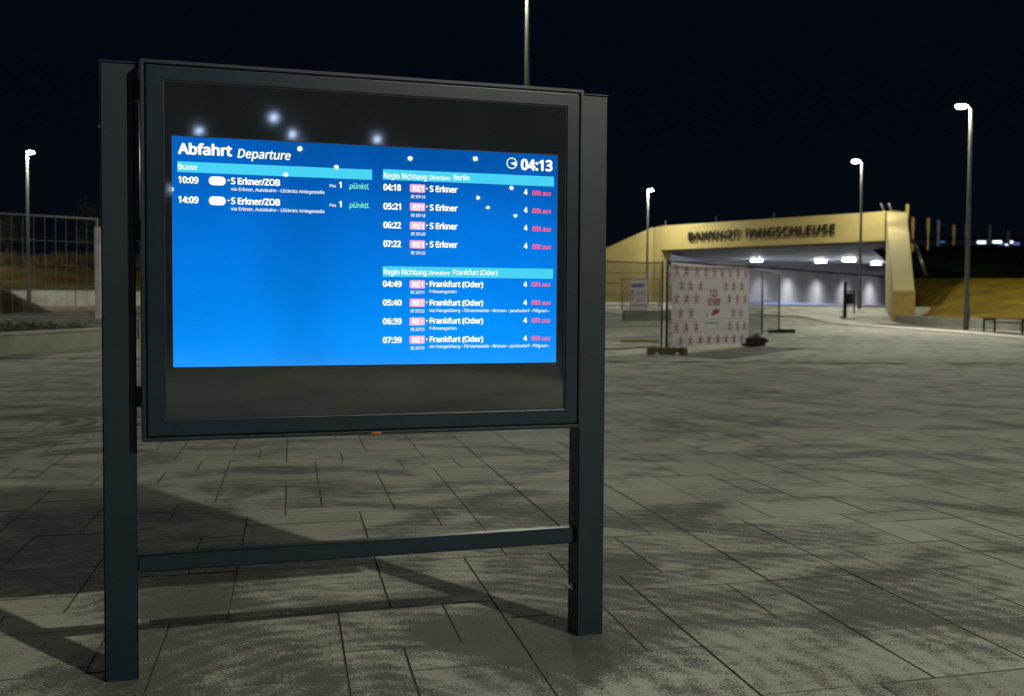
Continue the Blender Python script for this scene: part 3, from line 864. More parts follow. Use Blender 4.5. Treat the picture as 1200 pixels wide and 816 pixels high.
copy_lamp(L0, 8.50, 72.0, 1.0, R(-70), 'lit street lamp in front of the left wing wall, behind the mesh fence', 0.915)
# the one whose light throws the board's shadow, and the rows behind the photographer that the glass mirrors
KEY = copy_lamp(L0, 8.65, -6.0, 0.0, R(110), 'nearest street lamp, behind the camera to the right, that throws the shadow of the board')
for ch in KEY.children:
    if ch.name.startswith('lens'):
        ch.data = ch.data.copy(); ch.data.materials[0] = M['lens_key']
COLD = None
copy_lamp(L0, -23.0, 17.0, 0.0, R(30), 'added unseen fill lamp beyond the left edge, lighting the planter')  # added to light the planter front and edging blocks
REFL = [(15.8, -36.8), (16.6, -31.9), (19.2, -35.4), (22.6, -34.3), (21.6, -39.0), (26.3, -44.0), (25.9, -48.7), (27.1, -38.5), (29.4, -36.6), (33.8, -34.7), (39.1, -46.5), (41.5, -53.1), (46.7, -58.9), (53.1, -63.7), (24.4, -60.9), (-14.0, -20.0), (-4.0, -42.0)]
for k, (x, y) in enumerate(REFL):
    c = copy_lamp(L0, x, y, 0.0, R(37*k), 'small lamp of the car park behind the camera, mirrored in the board glass')
    for ch in c.children:
        if ch.name.startswith('lens'):
            if COLD is None: COLD = ch.data.copy(); COLD.materials[0] = M['lens_cold']
            ch.data = COLD
    c.scale = (0.42, 0.42, 1.0); c['group'] = 'car park lamps behind the camera'

# ================================================================ DEPARTURE BOARD
YAW = 0.3324
OX, OY, OZ = -1.00824, 3.37721, 0.9462
bd = empty('departure_board', (OX, OY, 0), YAW)
tag(bd, 'large dark blue departure board on two posts with a lit blue timetable screen', 'information board')
Z = OZ
SW, SH = 1.2267, 0.69
# posts (hollow box sections) and crossbar
for (xa_, xb_, inner) in ((-0.1977, -0.1001, 1), (1.3326, 1.4302, -1)):
    p = MB().box(xa_, xb_, 0.069, 0.156, -0.02, Z+0.9036).build('post', M['frame'], bd, bevel=0.004, seg=3)
    MB().box(xa_-0.0015, xb_+0.0015, 0.0675, 0.1575, Z+0.9037, Z+0.9075).build('post_cap', M['frame'], p, bevel=0.001)
    xi = xb_ if inner == 1 else xa_
    s = inner
    # bolt with washer and nut on the inner face
    zb = 0.165
    b_ = MB().tube((xi, 0.105, zb), (xi+s*0.004, 0.105, zb), 0.016, n=16)
    b_.tube((xi+s*0.004, 0.105, zb), (xi+s*0.013, 0.105, zb), 0.0115, n=6)
    b_.tube((xi+s*0.013, 0.105, zb), (xi+s*0.032, 0.105, zb), 0.006, n=10)
    b_.tube((xi+s*0.020, 0.105, zb), (xi+s*0.029, 0.105, zb), 0.010, n=6)
    b_.build('bolt', M['steel'], p)
    for zz in (0.075, 0.40, 0.455):
        MB().tube((xi-s*0.001, 0.112, zz), (xi+s*0.002, 0.112, zz), 0.0045, n=10).build('rivet', M['steel'], p)
    MB().tube((xb_-0.001 if s < 0 else xa_+0.001, 0.11, Z+0.72), (xb_+0.004 if s < 0 else xa_-0.004, 0.11, Z+0.72), 0.006, n=8).build('rivet', M['steel'], p)
MB().box(-0.0999, 1.3324, 0.095, 0.140, 0.318, 0.372).build('crossbar', M['frame'], bd, bevel=0.004, seg=3)
# housing
CX0, CX1, CZ0, CZ1 = -0.0865, 1.3140, Z-0.2175, Z+0.9060
def ring(x0, x1, z0, z1, t, y0, y1, name, mat, parent, bevel=0.002):
    mb = MB()
    o = [(x0, z0), (x1, z0), (x1, z1), (x0, z1)]; i_ = [(x0+t, z0+t), (x1-t, z0+t), (x1-t, z1-t), (x0+t, z1-t)]
    return ring2(o, i_, y0, y1, name, mat, parent, bevel)
def ring2(o, i_, y0, y1, name, mat, parent, bevel=0.002):
    vs = [(x, y, z) for y in (y0, y1) for (x, z) in o + i_]
    fs = []
    for k in range(4):
        j = (k+1) % 4
        fs += [(k, j, 4+j, 4+k), (8+k, 12+k, 12+j, 8+j), (k, 8+k, 8+j, j), (4+k, 4+j, 12+j, 12+k)]
    mb = MB(); mb.add(vs, fs)
    return mb.build(name, mat, parent, bevel=bevel, seg=3)
hs = ring(CX0, CX1, CZ0, CZ1, 0.0110, -0.001, 0.14, 'housing', M['frame'], bd)
MB().box(CX0+0.0112, CX1-0.0112, 0.030, 0.139, CZ0+0.0112, CZ1-0.0112).build('back_panel', M['seal'], hs)
WX0, WX1, WZ0, WZ1 = -0.0200, 1.2535, Z-0.1535, Z+0.8465
FX0, FX1, FZ0, FZ1 = CX0+0.0150, CX1-0.0150, CZ0+0.0150, CZ1-0.0150
door = ring2([(FX0, FZ0), (FX1, FZ0), (FX1, FZ1), (FX0, FZ1)], [(WX0, WZ0), (WX1, WZ0), (WX1, WZ1), (WX0, WZ1)], 0.0, 0.028, 'door_frame', M['frame2'], bd, 0.0035)
ring(WX0-0.001, WX1+0.001, WZ0-0.001, WZ1+0.001, 0.0035, 0.0035, 0.02, 'rubber_seal', M['seal'], door, 0.0)
# little brackets between case and posts
for (x0, x1) in ((-0.1000, -0.0867), (1.3142, 1.3325)):
    for zz in (Z-0.12, Z+0.38, Z+0.80):
        MB().box(x0, x1, 0.075, 0.125, zz, zz+0.06).build('bracket', M['frame'], bd)
# glass with dark printed border (four pieces round the picture) and the picture
gl = ring2([(WX0+.0025, WZ0+.0025), (WX1-.0025, WZ0+.0025), (WX1-.0025, WZ1-.0025), (WX0+.0025, WZ1-.0025)], [(0, Z), (SW, Z), (SW, Z+SH), (0, Z+SH)], 0.0065, 0.012, 'glass_border', M['bezel'], bd, 0.0)
MB().tube((0.0188, 0.0060, Z+0.7202), (0.0188, 0.0072, Z+0.7202), 0.0042, n=14).build('light_sensor', M['black'], gl)
ring2([(-0.0001, Z-.0001), (SW+.0001, Z-.0001), (SW+.0001, Z+SH+.0001), (-.0001, Z+SH+.0001)], [(0.0028, Z+.0028), (SW-.0028, Z+.0028), (SW-.0028, Z+SH-.0028), (.0028, Z+SH-.0028)], 0.0066, 0.0090, 'screen_rim', M['seal'], gl, 0.0)
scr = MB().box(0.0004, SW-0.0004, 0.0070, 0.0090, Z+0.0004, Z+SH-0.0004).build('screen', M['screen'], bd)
MB().box(0.600, 0.632, -0.0022, 0.002, CZ0+0.0015, CZ0+0.0085).build('lock_tag', M['copper'], hs, bevel=0.0008)
MB().box(0.52, 0.592, -0.0018, 0.002, CZ0+0.002, CZ0+0.007).build('hinge_slot', M['seal'], hs)

# what the screen shows
YS = 0.0066
def rect(x0, x1, z0, z1, mat, name, y=YS, r=0.0):
    mb = MB()
    if r <= 0:
        mb.add([(x0, y, Z+z0), (x1, y, Z+z0), (x1, y, Z+z1), (x0, y, Z+z1)], [(0, 1, 2, 3)])
    else:
        pts = []
        for cx, cz, a0 in ((x1-r, z0+r, -90), (x1-r, z1-r, 0), (x0+r, z1-r, 90), (x0+r, z0+r, 180)):
            for k in range(7):
                a = R(a0+15*k); pts.append((cx+r*math.cos(a), y, Z+cz+r*math.sin(a)))
        mb.add(pts, [tuple(range(len(pts)))])
    me = bpy.data.meshes.new(name); me.from_pydata(mb.v, [], mb.f); me.materials.append(mat)
    return link(bpy.data.objects.new(name, me), scr)
rect(0.0179, 0.6028, 0.5816, 0.6130, M['tx_bar'], 'heading_bar')
rect(0.6376, 1.2118, 0.5838, 0.6165, M['tx_bar'], 'heading_bar')
rect(0.6369, 1.2114, 0.2797, 0.3129, M['tx_bar'], 'heading_bar')
for z0 in (0.5465, 0.4870): rect(0.1077, 0.1570, z0, z0+0.0263, M['tx_w'], 'line_badge', r=0.0125)
for z0 in (0.5476, 0.4891, 0.4300, 0.3708, 0.2441, 0.1857, 0.1262, 0.0677): rect(0.7240, 0.7742, z0, z0+0.0258, M['tx_badge'], 'line_badge', r=0.004)
for x, z in ((.1662, .5625), (.1661, .5024), (.7804, .561), (.7806, .5044), (.7808, .4445), (.7809, .385), (.7813, .2593), (.7815, .2001), (.7817, .1414), (.7819, .082)):
    mb = MB(); mb.add([(x-.003, YS, Z+z-.0035), (x+.0035, YS, Z+z), (x-.003, YS, Z+z+.0035)], [(0, 1, 2)])
    me = bpy.data.meshes.new('arrow_mark'); me.from_pydata(mb.v, [], mb.f); me.materials.append(M['tx_w']); link(bpy.data.objects.new('arrow_mark', me), scr)
# clock symbol
mb = MB(); cx, cz = 1.0646, Z+0.654
for k in range(28):
    a, b = 2*math.pi*k/28, 2*math.pi*(k+1)/28
    mb.add([(cx+r_*math.cos(t), YS, cz+r_*math.sin(t)) for r_, t in ((.0150, a), (.0182, a), (.0182, b), (.0150, b))], [(0, 1, 2, 3)])
mb.add([(cx-.002, YS, cz-.0015), (cx+.013, YS, cz-.008), (cx+.0145, YS, cz-.002), (cx+.012, YS, cz+.006)], [(0, 1, 2, 3)])
mb.add([(cx-.003, YS-.00005, cz-.002), (cx+.0125, YS-.00005, cz+.0005), (cx+.0125, YS-.00005, cz+.004), (cx-.003, YS-.00005, cz+.0015)], [(0, 1, 2, 3)])
me = bpy.data.meshes.new('clock_symbol'); me.from_pydata(mb.v, [], mb.f); me.materials.append(M['tx_w']); link(bpy.data.objects.new('clock_symbol', me), scr)
TEXTS=[
('Abfahrt', 0.0193, 0.1764, 0.6359, 0.0309, 'w', 'b'),
('Departure', 0.1915, 0.3506, 0.632, 0.0265, 'w', 'i'),
('Busse', 0.0201, 0.0744, 0.5898, 0.0163, 'w', 'r'),
('10:09', 0.0199, 0.0785, 0.5501, 0.019, 'w', 'b'),
('S Erkner/ZOB', 0.1722, 0.3186, 0.5523, 0.0188, 'w', 'b'),
('via Erkner, Autobahn - Löcknitz Anlegestelle', 0.1722, 0.4537, 0.5324, 0.0099, 'w', 's'),
('Pos', 0.4697, 0.4892, 0.5537, 0.0096, 'w', 's'),
('1', 0.4984, 0.507, 0.5536, 0.0182, 'w', 'b'),
('pünktl.', 0.5301, 0.5935, 0.552, 0.016, 'g', 'i'),
('14:09', 0.0195, 0.0782, 0.4914, 0.0191, 'w', 'b'),
('S Erkner/ZOB', 0.172, 0.3185, 0.4926, 0.0188, 'w', 'b'),
('via Erkner, Autobahn - Löcknitz Anlegestelle', 0.1719, 0.4537, 0.4733, 0.01, 'w', 's'),
('Pos', 0.4697, 0.4892, 0.494, 0.0097, 'w', 's'),
('1', 0.4984, 0.507, 0.4938, 0.0182, 'w', 'b'),
('pünktl.', 0.5301, 0.5935, 0.4931, 0.016, 'g', 'i'),
('04:13', 1.0953, 1.2067, 0.6349, 0.0343, 'w', 'b'),
('Regio Richtung', 0.6392, 0.7798, 0.5892, 0.017, 'w', 'r'),
('Direction:', 0.787, 0.8585, 0.5909, 0.0129, 'w', 'i'),
('Berlin', 0.867, 0.9211, 0.5925, 0.0163, 'w', 'r'),
('04:18', 0.6382, 0.6956, 0.5514, 0.0191, 'w', 'b'),
('RE1', 0.7326, 0.7687, 0.5522, 0.0161, 'w', 'b'),
('RE 93116', 0.7271, 0.7744, 0.5295, 0.0097, 'w', 'si'),
('S Erkner', 0.7883, 0.8813, 0.5521, 0.0183, 'w', 'b'),
('4', 1.1065, 1.1195, 0.5539, 0.0177, 'w', 'b'),
('fällt aus', 1.1356, 1.202, 0.5533, 0.0145, 'r', 'i'),
('05:21', 0.6382, 0.6957, 0.4918, 0.0192, 'w', 'b'),
('RE1', 0.7327, 0.7689, 0.4932, 0.0161, 'w', 'b'),
('RE 93118', 0.7273, 0.7745, 0.4704, 0.0097, 'w', 'si'),
('S Erkner', 0.7885, 0.8816, 0.4928, 0.0184, 'w', 'b'),
('4', 1.1069, 1.1199, 0.4956, 0.0178, 'w', 'b'),
('fällt aus', 1.136, 1.2025, 0.4948, 0.0145, 'r', 'i'),
('06:22', 0.6383, 0.6959, 0.4331, 0.0192, 'w', 'b'),
('RE1', 0.7329, 0.7691, 0.434, 0.0161, 'w', 'b'),
('RE 93120', 0.7274, 0.7747, 0.4118, 0.0097, 'w', 'si'),
('S Erkner', 0.7886, 0.8818, 0.4344, 0.0184, 'w', 'b'),
('4', 1.1073, 1.1203, 0.4372, 0.0178, 'w', 'b'),
('fällt aus', 1.1364, 1.2029, 0.4363, 0.0145, 'r', 'i'),
('07:22', 0.6384, 0.696, 0.3744, 0.0192, 'w', 'b'),
('RE1', 0.733, 0.7692, 0.3748, 0.0162, 'w', 'b'),
('RE 93122', 0.7275, 0.7749, 0.352, 0.0097, 'w', 'si'),
('S Erkner', 0.7888, 0.8821, 0.376, 0.0184, 'w', 'b'),
('4', 1.1077, 1.1208, 0.3782, 0.0178, 'w', 'b'),
('fällt aus', 1.1368, 1.2034, 0.3777, 0.0145, 'r', 'i'),
('Regio Richtung', 0.6396, 0.779, 0.2872, 0.0171, 'w', 'r'),
('Direction:', 0.7846, 0.858, 0.2881, 0.0119, 'w', 'i'),
('Frankfurt (Oder)', 0.8671, 1.017, 0.2892, 0.0164, 'w', 'r'),
('04:49', 0.6369, 0.6984, 0.2487, 0.0182, 'w', 'b'),
('RE1', 0.7317, 0.7679, 0.2485, 0.0162, 'w', 'b'),
('RE 33711', 0.7267, 0.7725, 0.2268, 0.0097, 'w', 'si'),
('Frankfurt (Oder)', 0.7892, 0.9689, 0.2501, 0.0174, 'w', 'b'),
('F-Rosengarten', 0.7893, 0.8787, 0.23, 0.0098, 'w', 's'),
('4', 1.1068, 1.1199, 0.2532, 0.0168, 'w', 'b'),
('fällt aus', 1.1347, 1.2026, 0.2546, 0.0134, 'r', 'i'),
('05:40', 0.637, 0.6986, 0.1897, 0.0182, 'w', 'b'),
('RE1', 0.7318, 0.7681, 0.1901, 0.0162, 'w', 'b'),
('RE 93723', 0.7269, 0.7726, 0.1674, 0.0097, 'w', 'si'),
('Frankfurt (Oder)', 0.7894, 0.9692, 0.1904, 0.0174, 'w', 'b'),
('via Hangelsberg - Fürstenwalde - Briesen - Jacobsdorf - Pillgram -', 0.7878, 1.2002, 0.1697, 0.0098, 'w', 's'),
('4', 1.1072, 1.1203, 0.1929, 0.0168, 'w', 'b'),
('fällt aus', 1.1352, 1.2031, 0.1947, 0.0135, 'r', 'i'),
('06:39', 0.6371, 0.6987, 0.1306, 0.0183, 'w', 'b'),
('RE1', 0.732, 0.7683, 0.1305, 0.0163, 'w', 'b'),
('RE 33713', 0.727, 0.7728, 0.1089, 0.0098, 'w', 'si'),
('Frankfurt (Oder)', 0.7896, 0.9695, 0.1327, 0.0174, 'w', 'b'),
('F-Rosengarten', 0.7896, 0.8792, 0.1125, 0.0098, 'w', 's'),
('4', 1.1076, 1.1207, 0.1347, 0.0168, 'w', 'b'),
('fällt aus', 1.1356, 1.2035, 0.1358, 0.0135, 'r', 'i'),
('07:39', 0.6372, 0.6988, 0.0715, 0.0183, 'w', 'b'),
('RE1', 0.7321, 0.7684, 0.072, 0.0163, 'w', 'b'),
('RE 33715', 0.7272, 0.773, 0.0492, 0.0098, 'w', 'si'),
('Frankfurt (Oder)', 0.7898, 0.9698, 0.0733, 0.0174, 'w', 'b'),
('via Hangelsberg - Fürstenwalde - Briesen - Jacobsdorf - Pillgram -', 0.7881, 1.2012, 0.0542, 0.0098, 'w', 's'),
('4', 1.108, 1.1211, 0.0758, 0.0168, 'w', 'b'),
('fällt aus', 1.136, 1.204, 0.0768, 0.0135, 'r', 'i'),
]
for (body, x0, x1, zb, cap, c, st) in TEXTS:
    mt = M[{'w': 'tx_w', 'g': 'tx_g', 'r': 'tx_r'}[c]]
    bold = {'b': 0.075, 'i': 0.035, 'r': 0.030, 's': 0.018, 'si': 0.02}[st]*cap
    if body in ('Abfahrt', '04:13'): bold = 0.075*cap
    if c != 'w': bold = 0.03*cap
    capf = cap*0.97
    lettering('screen_text', body, x0, x1, Z+zb, capf, YS-0.0004 if body != 'Abfahrt' else YS-0.0004, mt, scr, bold=bold, shear=0.20 if 'i' in st else 0.0)

# ================================================================ MOBILE MESH FENCES
def fence_panel(name, pts, z0, H_, label, nv=0.045, mat='wire', post=0.021, wire=0.0048, cat='fence', midrails=(0.5,), nh=8, grp='mobile mesh fence panels'):
    """pts: plan polyline of the panel (first and last point carry posts), z0 list of ground heights"""
    o = Vector((pts[0][0], pts[0][1], z0[0]))
    e = empty(name, o); tag(e, label, cat, grp)
    P = [Vector((x, y, z))-o for (x, y), z in zip(pts, z0)]
    for k in (0, len(P)-1):
        MB().tube(P[k]+Vector((0, 0, 0.02)), P[k]+Vector((0, 0, H_)), post, n=10).build('fence_post', M[mat], e, smooth=True)
    top = [p+Vector((0, 0, H_-0.03)) for p in P]
    bot = [p+Vector((0, 0, 0.13)) for p in P]
    MB().path(top, post*0.72, n=8).build('top_rail', M[mat], e, smooth=True)
    MB().path(bot, post*0.72, n=8).build('bottom_rail', M[mat], e, smooth=True)
    for m_ in midrails:
        MB().path([p+Vector((0, 0, 0.13+(H_-0.16)*m_)) for p in P], post*0.5, n=6).build('middle_rail', M[mat], e, smooth=True)
    mb = MB()
    for a, b in zip(P[:-1], P[1:]):
        n = max(1, int((b-a).length/nv))
        for k in range(n):
            q = a.lerp(b, k/n)
            mb.tube(q+Vector((0, 0, .13)), q+Vector((0, 0, H_-0.03)), wire, n=4, cap=False)
    for h in [0.13+(H_-0.16)*k/nh for k in range(1, nh)]:
        mb.path([p+Vector((0, 0, h)) for p in P], wire, n=4)
    w_ = mb.build('wire_mesh', M[mat], e); tag(w_, kind='stuff')
    return e
def foot(x, y, z, rz, mat, label, L=0.78, W=0.24, h=0.14):
    e = empty('ballast_block', (x, y, z), rz); tag(e, label, 'ballast block', 'weights under the mobile fence')
    s = MB()
    # block with recessed hand holes at both ends and a stud row on top
    s.box(-L/2, -L/2+0.14, -W/2, W/2, 0, h); s.box(-0.16, 0.16, -W/2, W/2, 0, h); s.box(L/2-0.14, L/2, -W/2, W/2, 0, h)
    s.box(-L/2+0.141, -0.161, -W/2+0.03, W/2-0.03, 0.045, h-0.01); s.box(0.161, L/2-0.141, -W/2+0.03, W/2-0.03, 0.045, h-0.01)
    s.build('block_body', M[mat], e, bevel=0.012)
    t_ = MB()
    for k in range(5): t_.lathe([(0.028, h), (0.02, h+0.012), (0, h+0.013)], c=(-0.3+0.15*k, 0, 0), n=8)
    t_.build('stud', M[mat], e)
    return e
fence_panel('mesh_fence', [(0.72, 22.4), (3.07, 25.0), (3.24, 24.62)], [0.0, 0.03, 0.03], 2.0, 'mesh fence panel between the board post and the white banner, bent at its end', wire=0.0062)
bfp = fence_panel('mesh_fence', [(3.31, 24.40), (5.83, 28.40)], [0.03, 0.10], 2.01, 'mesh fence panel that carries the white printed banner', post=0.03, midrails=())
fence_panel('mesh_fence', [(5.86, 28.5), (7.45, 34.0)], [0.10, 0.16], 1.96, 'mesh fence panel running back from the banner towards the underpass', nv=0.13, wire=0.003)
fence_panel('mesh_fence', [(7.47, 34.05), (8.67, 37.0)], [0.16, 0.15], 1.94, 'last mesh fence panel, ending in the open square before the underpass', post=0.028, nv=0.10, wire=0.003)
foot(3.33, 24.45, 0.02, R(4), 'wood', 'olive-grey fence foot block under the left edge of the banner', 0.84, 0.26, 0.15)
foot(6.02, 28.35, 0.07, R(50), 'rubber', 'black fence foot block under the right edge of the banner', 0.70, 0.30, 0.20)
foot(8.72, 36.9, 0.14, R(3), 'rubber', 'long black fence foot block standing alone at the end of the fence', 0.84, 0.28, 0.15)
# rubble, block and batten by the fence
e = empty('rubble_pile', (6.28, 29.4, 0.08)); tag(e, 'small heap of grey stones beside the black fence foot', 'stones')
r = random.Random(5)
for k in range(11):
    bm = bmesh.new(); bmesh.ops.create_icosphere(bm, subdivisions=1, radius=r.uniform(0.05, 0.09))
    for v in bm.verts: v.co *= r.uniform(.75, 1.15)
    me = bpy.data.meshes.new('stone'); bm.to_mesh(me); bm.free(); me.materials.append(M['conc2'])
    o = bpy.data.objects.new('stone', me); o.location = (r.uniform(-.14, .14), r.uniform(-.12, .12), 0.05+0.02*k*(k > 3)); link(o, e)
e = empty('clinker_block', (6.75, 30.6, 0.08), R(10)); tag(e, 'red-brown paving block lying behind the black fence foot', 'block')
for k in range(3): MB().box(-0.13+0.09*k, -0.045+0.09*k, -0.05, 0.05, 0.0, 0.09-0.01*(k == 1)).build('brick', M['brickred'], e, bevel=0.006)
e = empty('timber_batten', (3.45, 30.0, 0.10), R(6)); tag(e, 'yellowish timber batten lying on the slabs behind the fence', 'timber')
MB().box(-0.6, 0.4, -0.04, 0.04, -0.02, 0.04).build('batten', M['yellow'], e, bevel=0.008)

# ---- banner
bn = empty('printed_banner', (3.33, 24.37, 0.12), math.atan2(28.40-24.40, 5.83-3.31))
tag(bn, 'white creased banner with red lettering and rows of red figures tied to the mesh fence', 'banner')
BW = math.hypot(28.40-24.40, 5.83-3.31) - 0.08; BH = 1.86
def wav(u, v):    # creases: cloth hangs a little loose between its ties
    x, z = u*BW, v*BH
    y = -0.035 + 0.010*math.sin(3.1*x) * math.sin(math.pi*v) + 0.006*math.sin(9*z + x)
    for (ax, az, bx_, bz, a, wdt) in ((0.05, 1.86, 2.2, 1.05, .022, .07), (0.2, 1.86, 2.6, 0.35, .014, .06), (4.65, 1.8, 3.6, 1.3, .02, .07), (0.02, 0.1, 1.5, 0.0, .015, .05), (4.65, .1, 3.9, .5, .012, .05)):
        dx_, dz_ = bx_-ax, bz-az; L_ = math.hypot(dx_, dz_); t = max(0, min(1, ((x-ax)*dx_+(z-az)*dz_)/L_/L_))
        d = math.hypot(x-(ax+dx_*t), z-(az+dz_*t)); y += a*(1-t*0.7)*math.exp(-(d/wdt)**2)
    return y - 0.03
NX, NZ = 110, 50
vs = []; fs = []
for j in range(NZ+1):
    for i in range(NX+1):
        u, v = i/NX, j/NZ
        sag = -0.02*math.sin(math.pi*u)*v + 0.05*math.sin(math.pi*u*1.0)*(1-v)*0.6
        vs.append((0.03+u*BW, wav(u, v), v*BH+sag+0.02))
for j in range(NZ):
    for i in range(NX): fs.append((j*(NX+1)+i, j*(NX+1)+i+1, (j+1)*(NX+1)+i+1, (j+1)*(NX+1)+i))
mb = MB(); mb.add(vs, fs); cl = mb.build('banner_cloth', M['cloth'], bn, smooth=True)
def on_cloth(x, z, off=0.008):
    return (0.03+x, wav(max(0, min(1, x/BW)), max(0, min(1, z/BH)))-off, z+0.02+0.03*math.sin(math.pi*x/BW)*(1-z/BH) - 0.02*math.sin(math.pi*x/BW)*z/BH)
def figure_mark(x, z, s, mat):
    """a small printed folk figure: head, spread arms, two feet"""
    polys = []
    def disc(cx, cz, r_): polys.append([(cx+r_*math.cos(t), cz+r_*math.sin(t)) for t in [math.pi*q/3 for q in range(6)]])
    disc(0, .36, .13)
    polys.append([(-.42, .06), (.42, .06), (.42, .17), (-.42, .17)])
    polys.append([(-.10, -.2), (.10, -.2), (.14, .2), (-.14, .2)])
    polys.append([(-.34, -.32), (.34, -.32), (.30, -.20), (-.30, -.20)])
    disc(-.2, -.46, .09); disc(.2, -.46, .09)
    mb = MB()
    for P_ in polys: mb.add([on_cloth(x+px*s*1.6, z+pz*s) for px, pz in P_], [tuple(range(len(P_)))])
    me = bpy.data.meshes.new('printed_figure'); me.from_pydata(mb.v, [], mb.f); me.materials.append(mat)
    link(bpy.data.objects.new('printed_figure', me), cl)
sx, sz = BW/748.0, BH/770.0     # layout measured on the cloth
def fx(px): # photo runs in perspective along the panel: map picture fraction to cloth fraction
    t = (px-28)/735.0; return BW * t*1.1643/(1.1643+ (1-1.1643)*(-1)*0 + (1-t)*0) if False else BW*(t/(t+(1-t)*1.163))
rows = [(95, [75, 168, 262, 350, 430, 505, 580, 655, 732], 0), (225, [125, 210, 302, 537, 610, 688], 0), (345, [75, 170, 257, 570, 648, 725], 0), (480, [120, 213, 608, 683], 0), (605, [75, 168, 260, 580, 655, 722], 0), (730, [120, 210, 303, 385, 468, 545, 622, 692], 0)]
for zz, xs_, _ in rows:
    for px in xs_:
        t = (px-28)/735.0
        figure_mark(fx(px), BH*(1-(zz-25-22*t)/(772-50*t)), 0.235, M['redfade'])
def cloth_text(body, px0, px1, pz0, pz1, mat, bold, shear=0.0, name='banner_text'):
    x0, x1 = fx(px0), fx(px1); zb = BH*(1-(pz1-35)/755); cap = BH*(pz1-pz0)/755
    o = lettering(name, body, x0, x1, zb, cap, 0.0, mat, cl, bold=bold, shear=shear)
    for v in o.data.vertices:
        q = on_cloth(v.co.x, v.co.z, 0.009 - v.co.y*2); v.co = q
cloth_text('123', 388, 465, 262, 328, M['red'], 0.015)
cloth_text('SICHER!', 362, 488, 350, 412, M['red'], 0.011, 0.1)
cloth_text('i', 360, 374, 480, 515, M['greyprint'], 0.006)
cloth_text('www.', 340, 490, 565, 592, M['greyprint'], 0.002, 0.1, 'banner_small_text')
# red hand-like emblem
mb = MB()
for q, (cx, cz, rx, rz) in enumerate([(425, 495, 20, 14), (450, 480, 22, 18), (470, 470, 14, 16), (440, 465, 10, 16), (428, 470, 8, 15), (458, 455, 9, 12)]):
    P_ = []
    for k in range(10):
        a = 2*math.pi*k/10
        P_.append(on_cloth(fx(cx+rx*math.cos(a)), BH*(1-(cz+rz*math.sin(a)-35)/755), 0.0085+0.0004*q))
    mb.add(P_, [tuple(range(10))])
me = bpy.data.meshes.new('banner_emblem'); me.from_pydata(mb.v, [], mb.f); me.materials.append(M['red']); link(bpy.data.objects.new('banner_emblem', me), cl)
for k in range(8):    # ties at the edges
    for x in (0.0, BW+0.06):
        MB().tube((x, -0.06, 0.1+k*0.25), (x, 0.035, 0.11+k*0.25), 0.008, n=5).build('cable_tie', M['black'], bn)

# ---- left fence
e = fence_panel('tall_mesh_fence', [(-17.6, 26.6), (-13.68, 30.5), (-11.86, 32.6)], [0.55, 0.57, 0.58], 2.86, 'tall wide-meshed construction fence on the raised ground at the left', nv=0.285, post=0.035, wire=0.0060, midrails=(), grp='site fence', nh=4, mat='wire2')
e = empty('fence_end_post', (-11.78, 32.45, 0.45)); tag(e, 'thick pale galvanised post at the right end of the tall mesh fence', 'post')
MB().box(-0.085, 0.085, -0.05, 0.05, 0.0, 2.72).build('post_shaft', M['palepost'], e, bevel=0.012)
MB().box(0.03, 0.10, -0.07, -0.052, 2.25, 2.60).build('clamp', M['steel'], e, bevel=0.004)

# ---- planter block and poster by the far wing wall
e = empty('seat_block', (5.48, 56.0, 0.1)); tag(e, 'long pale concrete seating block behind the mesh fence, in front of the wing wall', 'concrete block')
for k in range(2): MB().box(0.0+k*2.3, 2.28+k*2.3, -0.6, 0.6, 0.0, 0.59).build('seat_segment', M['conc2'], e, bevel=0.03)
MB().box(-0.02, 4.62, -0.62, 0.62, 0.593, 0.62).build('seat_top', M['conc'], e, bevel=0.01)
e = fence_panel('mesh_fence', [(5.55, 57.6), (7.42, 57.6)], [0.72, 0.72], 1.62, 'small far mesh fence panel around the white poster, above the concrete block', nv=0.12, post=0.03, wire=0.006)
e = empty('notice_banner', (5.92, 57.45, 0.70)); tag(e, 'narrow white notice with blue heading hanging on the far mesh fence', 'notice')
nb = MB()
for j in range(13):
    for i in range(7):
        nb.v.append((i/6*0.88 - (0.03 if j < 3 else 0), -0.02+0.012*math.sin(i*1.7+j*.8), j/12*1.58))
for j in range(12):
    for i in range(6): nb.f.append((j*7+i, j*7+i+1, (j+1)*7+i+1, (j+1)*7+i))
ncl = nb.build('notice_cloth', M['cloth'], e, smooth=True)
lettering('notice_heading', 'HINWEIS', 0.05, 0.72, 1.17, 0.14, -0.045, M['blueprint_'], ncl, bold=0.02)
mb = MB()
for k in range(22):
    a, b = 2*math.pi*k/22, 2*math.pi*(k+1)/22
    mb.add([(0.12+r1*math.cos(t)*0.09, -0.045, 0.78+r1*math.sin(t)*0.27) for r1, t in ((1, a), (.6, a), (.6, b), (1, b))], [(0, 1, 2, 3)])
me = bpy.data.meshes.new('notice_symbol'); me.from_pydata(mb.v, [], mb.f); me.materials.append(M['red']); link(bpy.data.objects.new('notice_symbol', me), ncl)
for k, (x0, x1, z, mt) in enumerate([(.32, .8, .95, 'greyprint'), (.32, .74, .88, 'greyprint'), (.30, .8, .62, 'redfade'), (.30, .7, .54, 'redfade'), (.30, .76, .46, 'redfade')]):
    mb = MB(); mb.add([(x0, -.046, z), (x1, -.046, z), (x1, -.046, z+.035), (x0, -.046, z+.035)], [(0, 1, 2, 3)])
    me = bpy.data.meshes.new('printed_line'); me.from_pydata(mb.v, [], mb.f); me.materials.append(M[mt]); link(bpy.data.objects.new('printed_line', me), ncl)

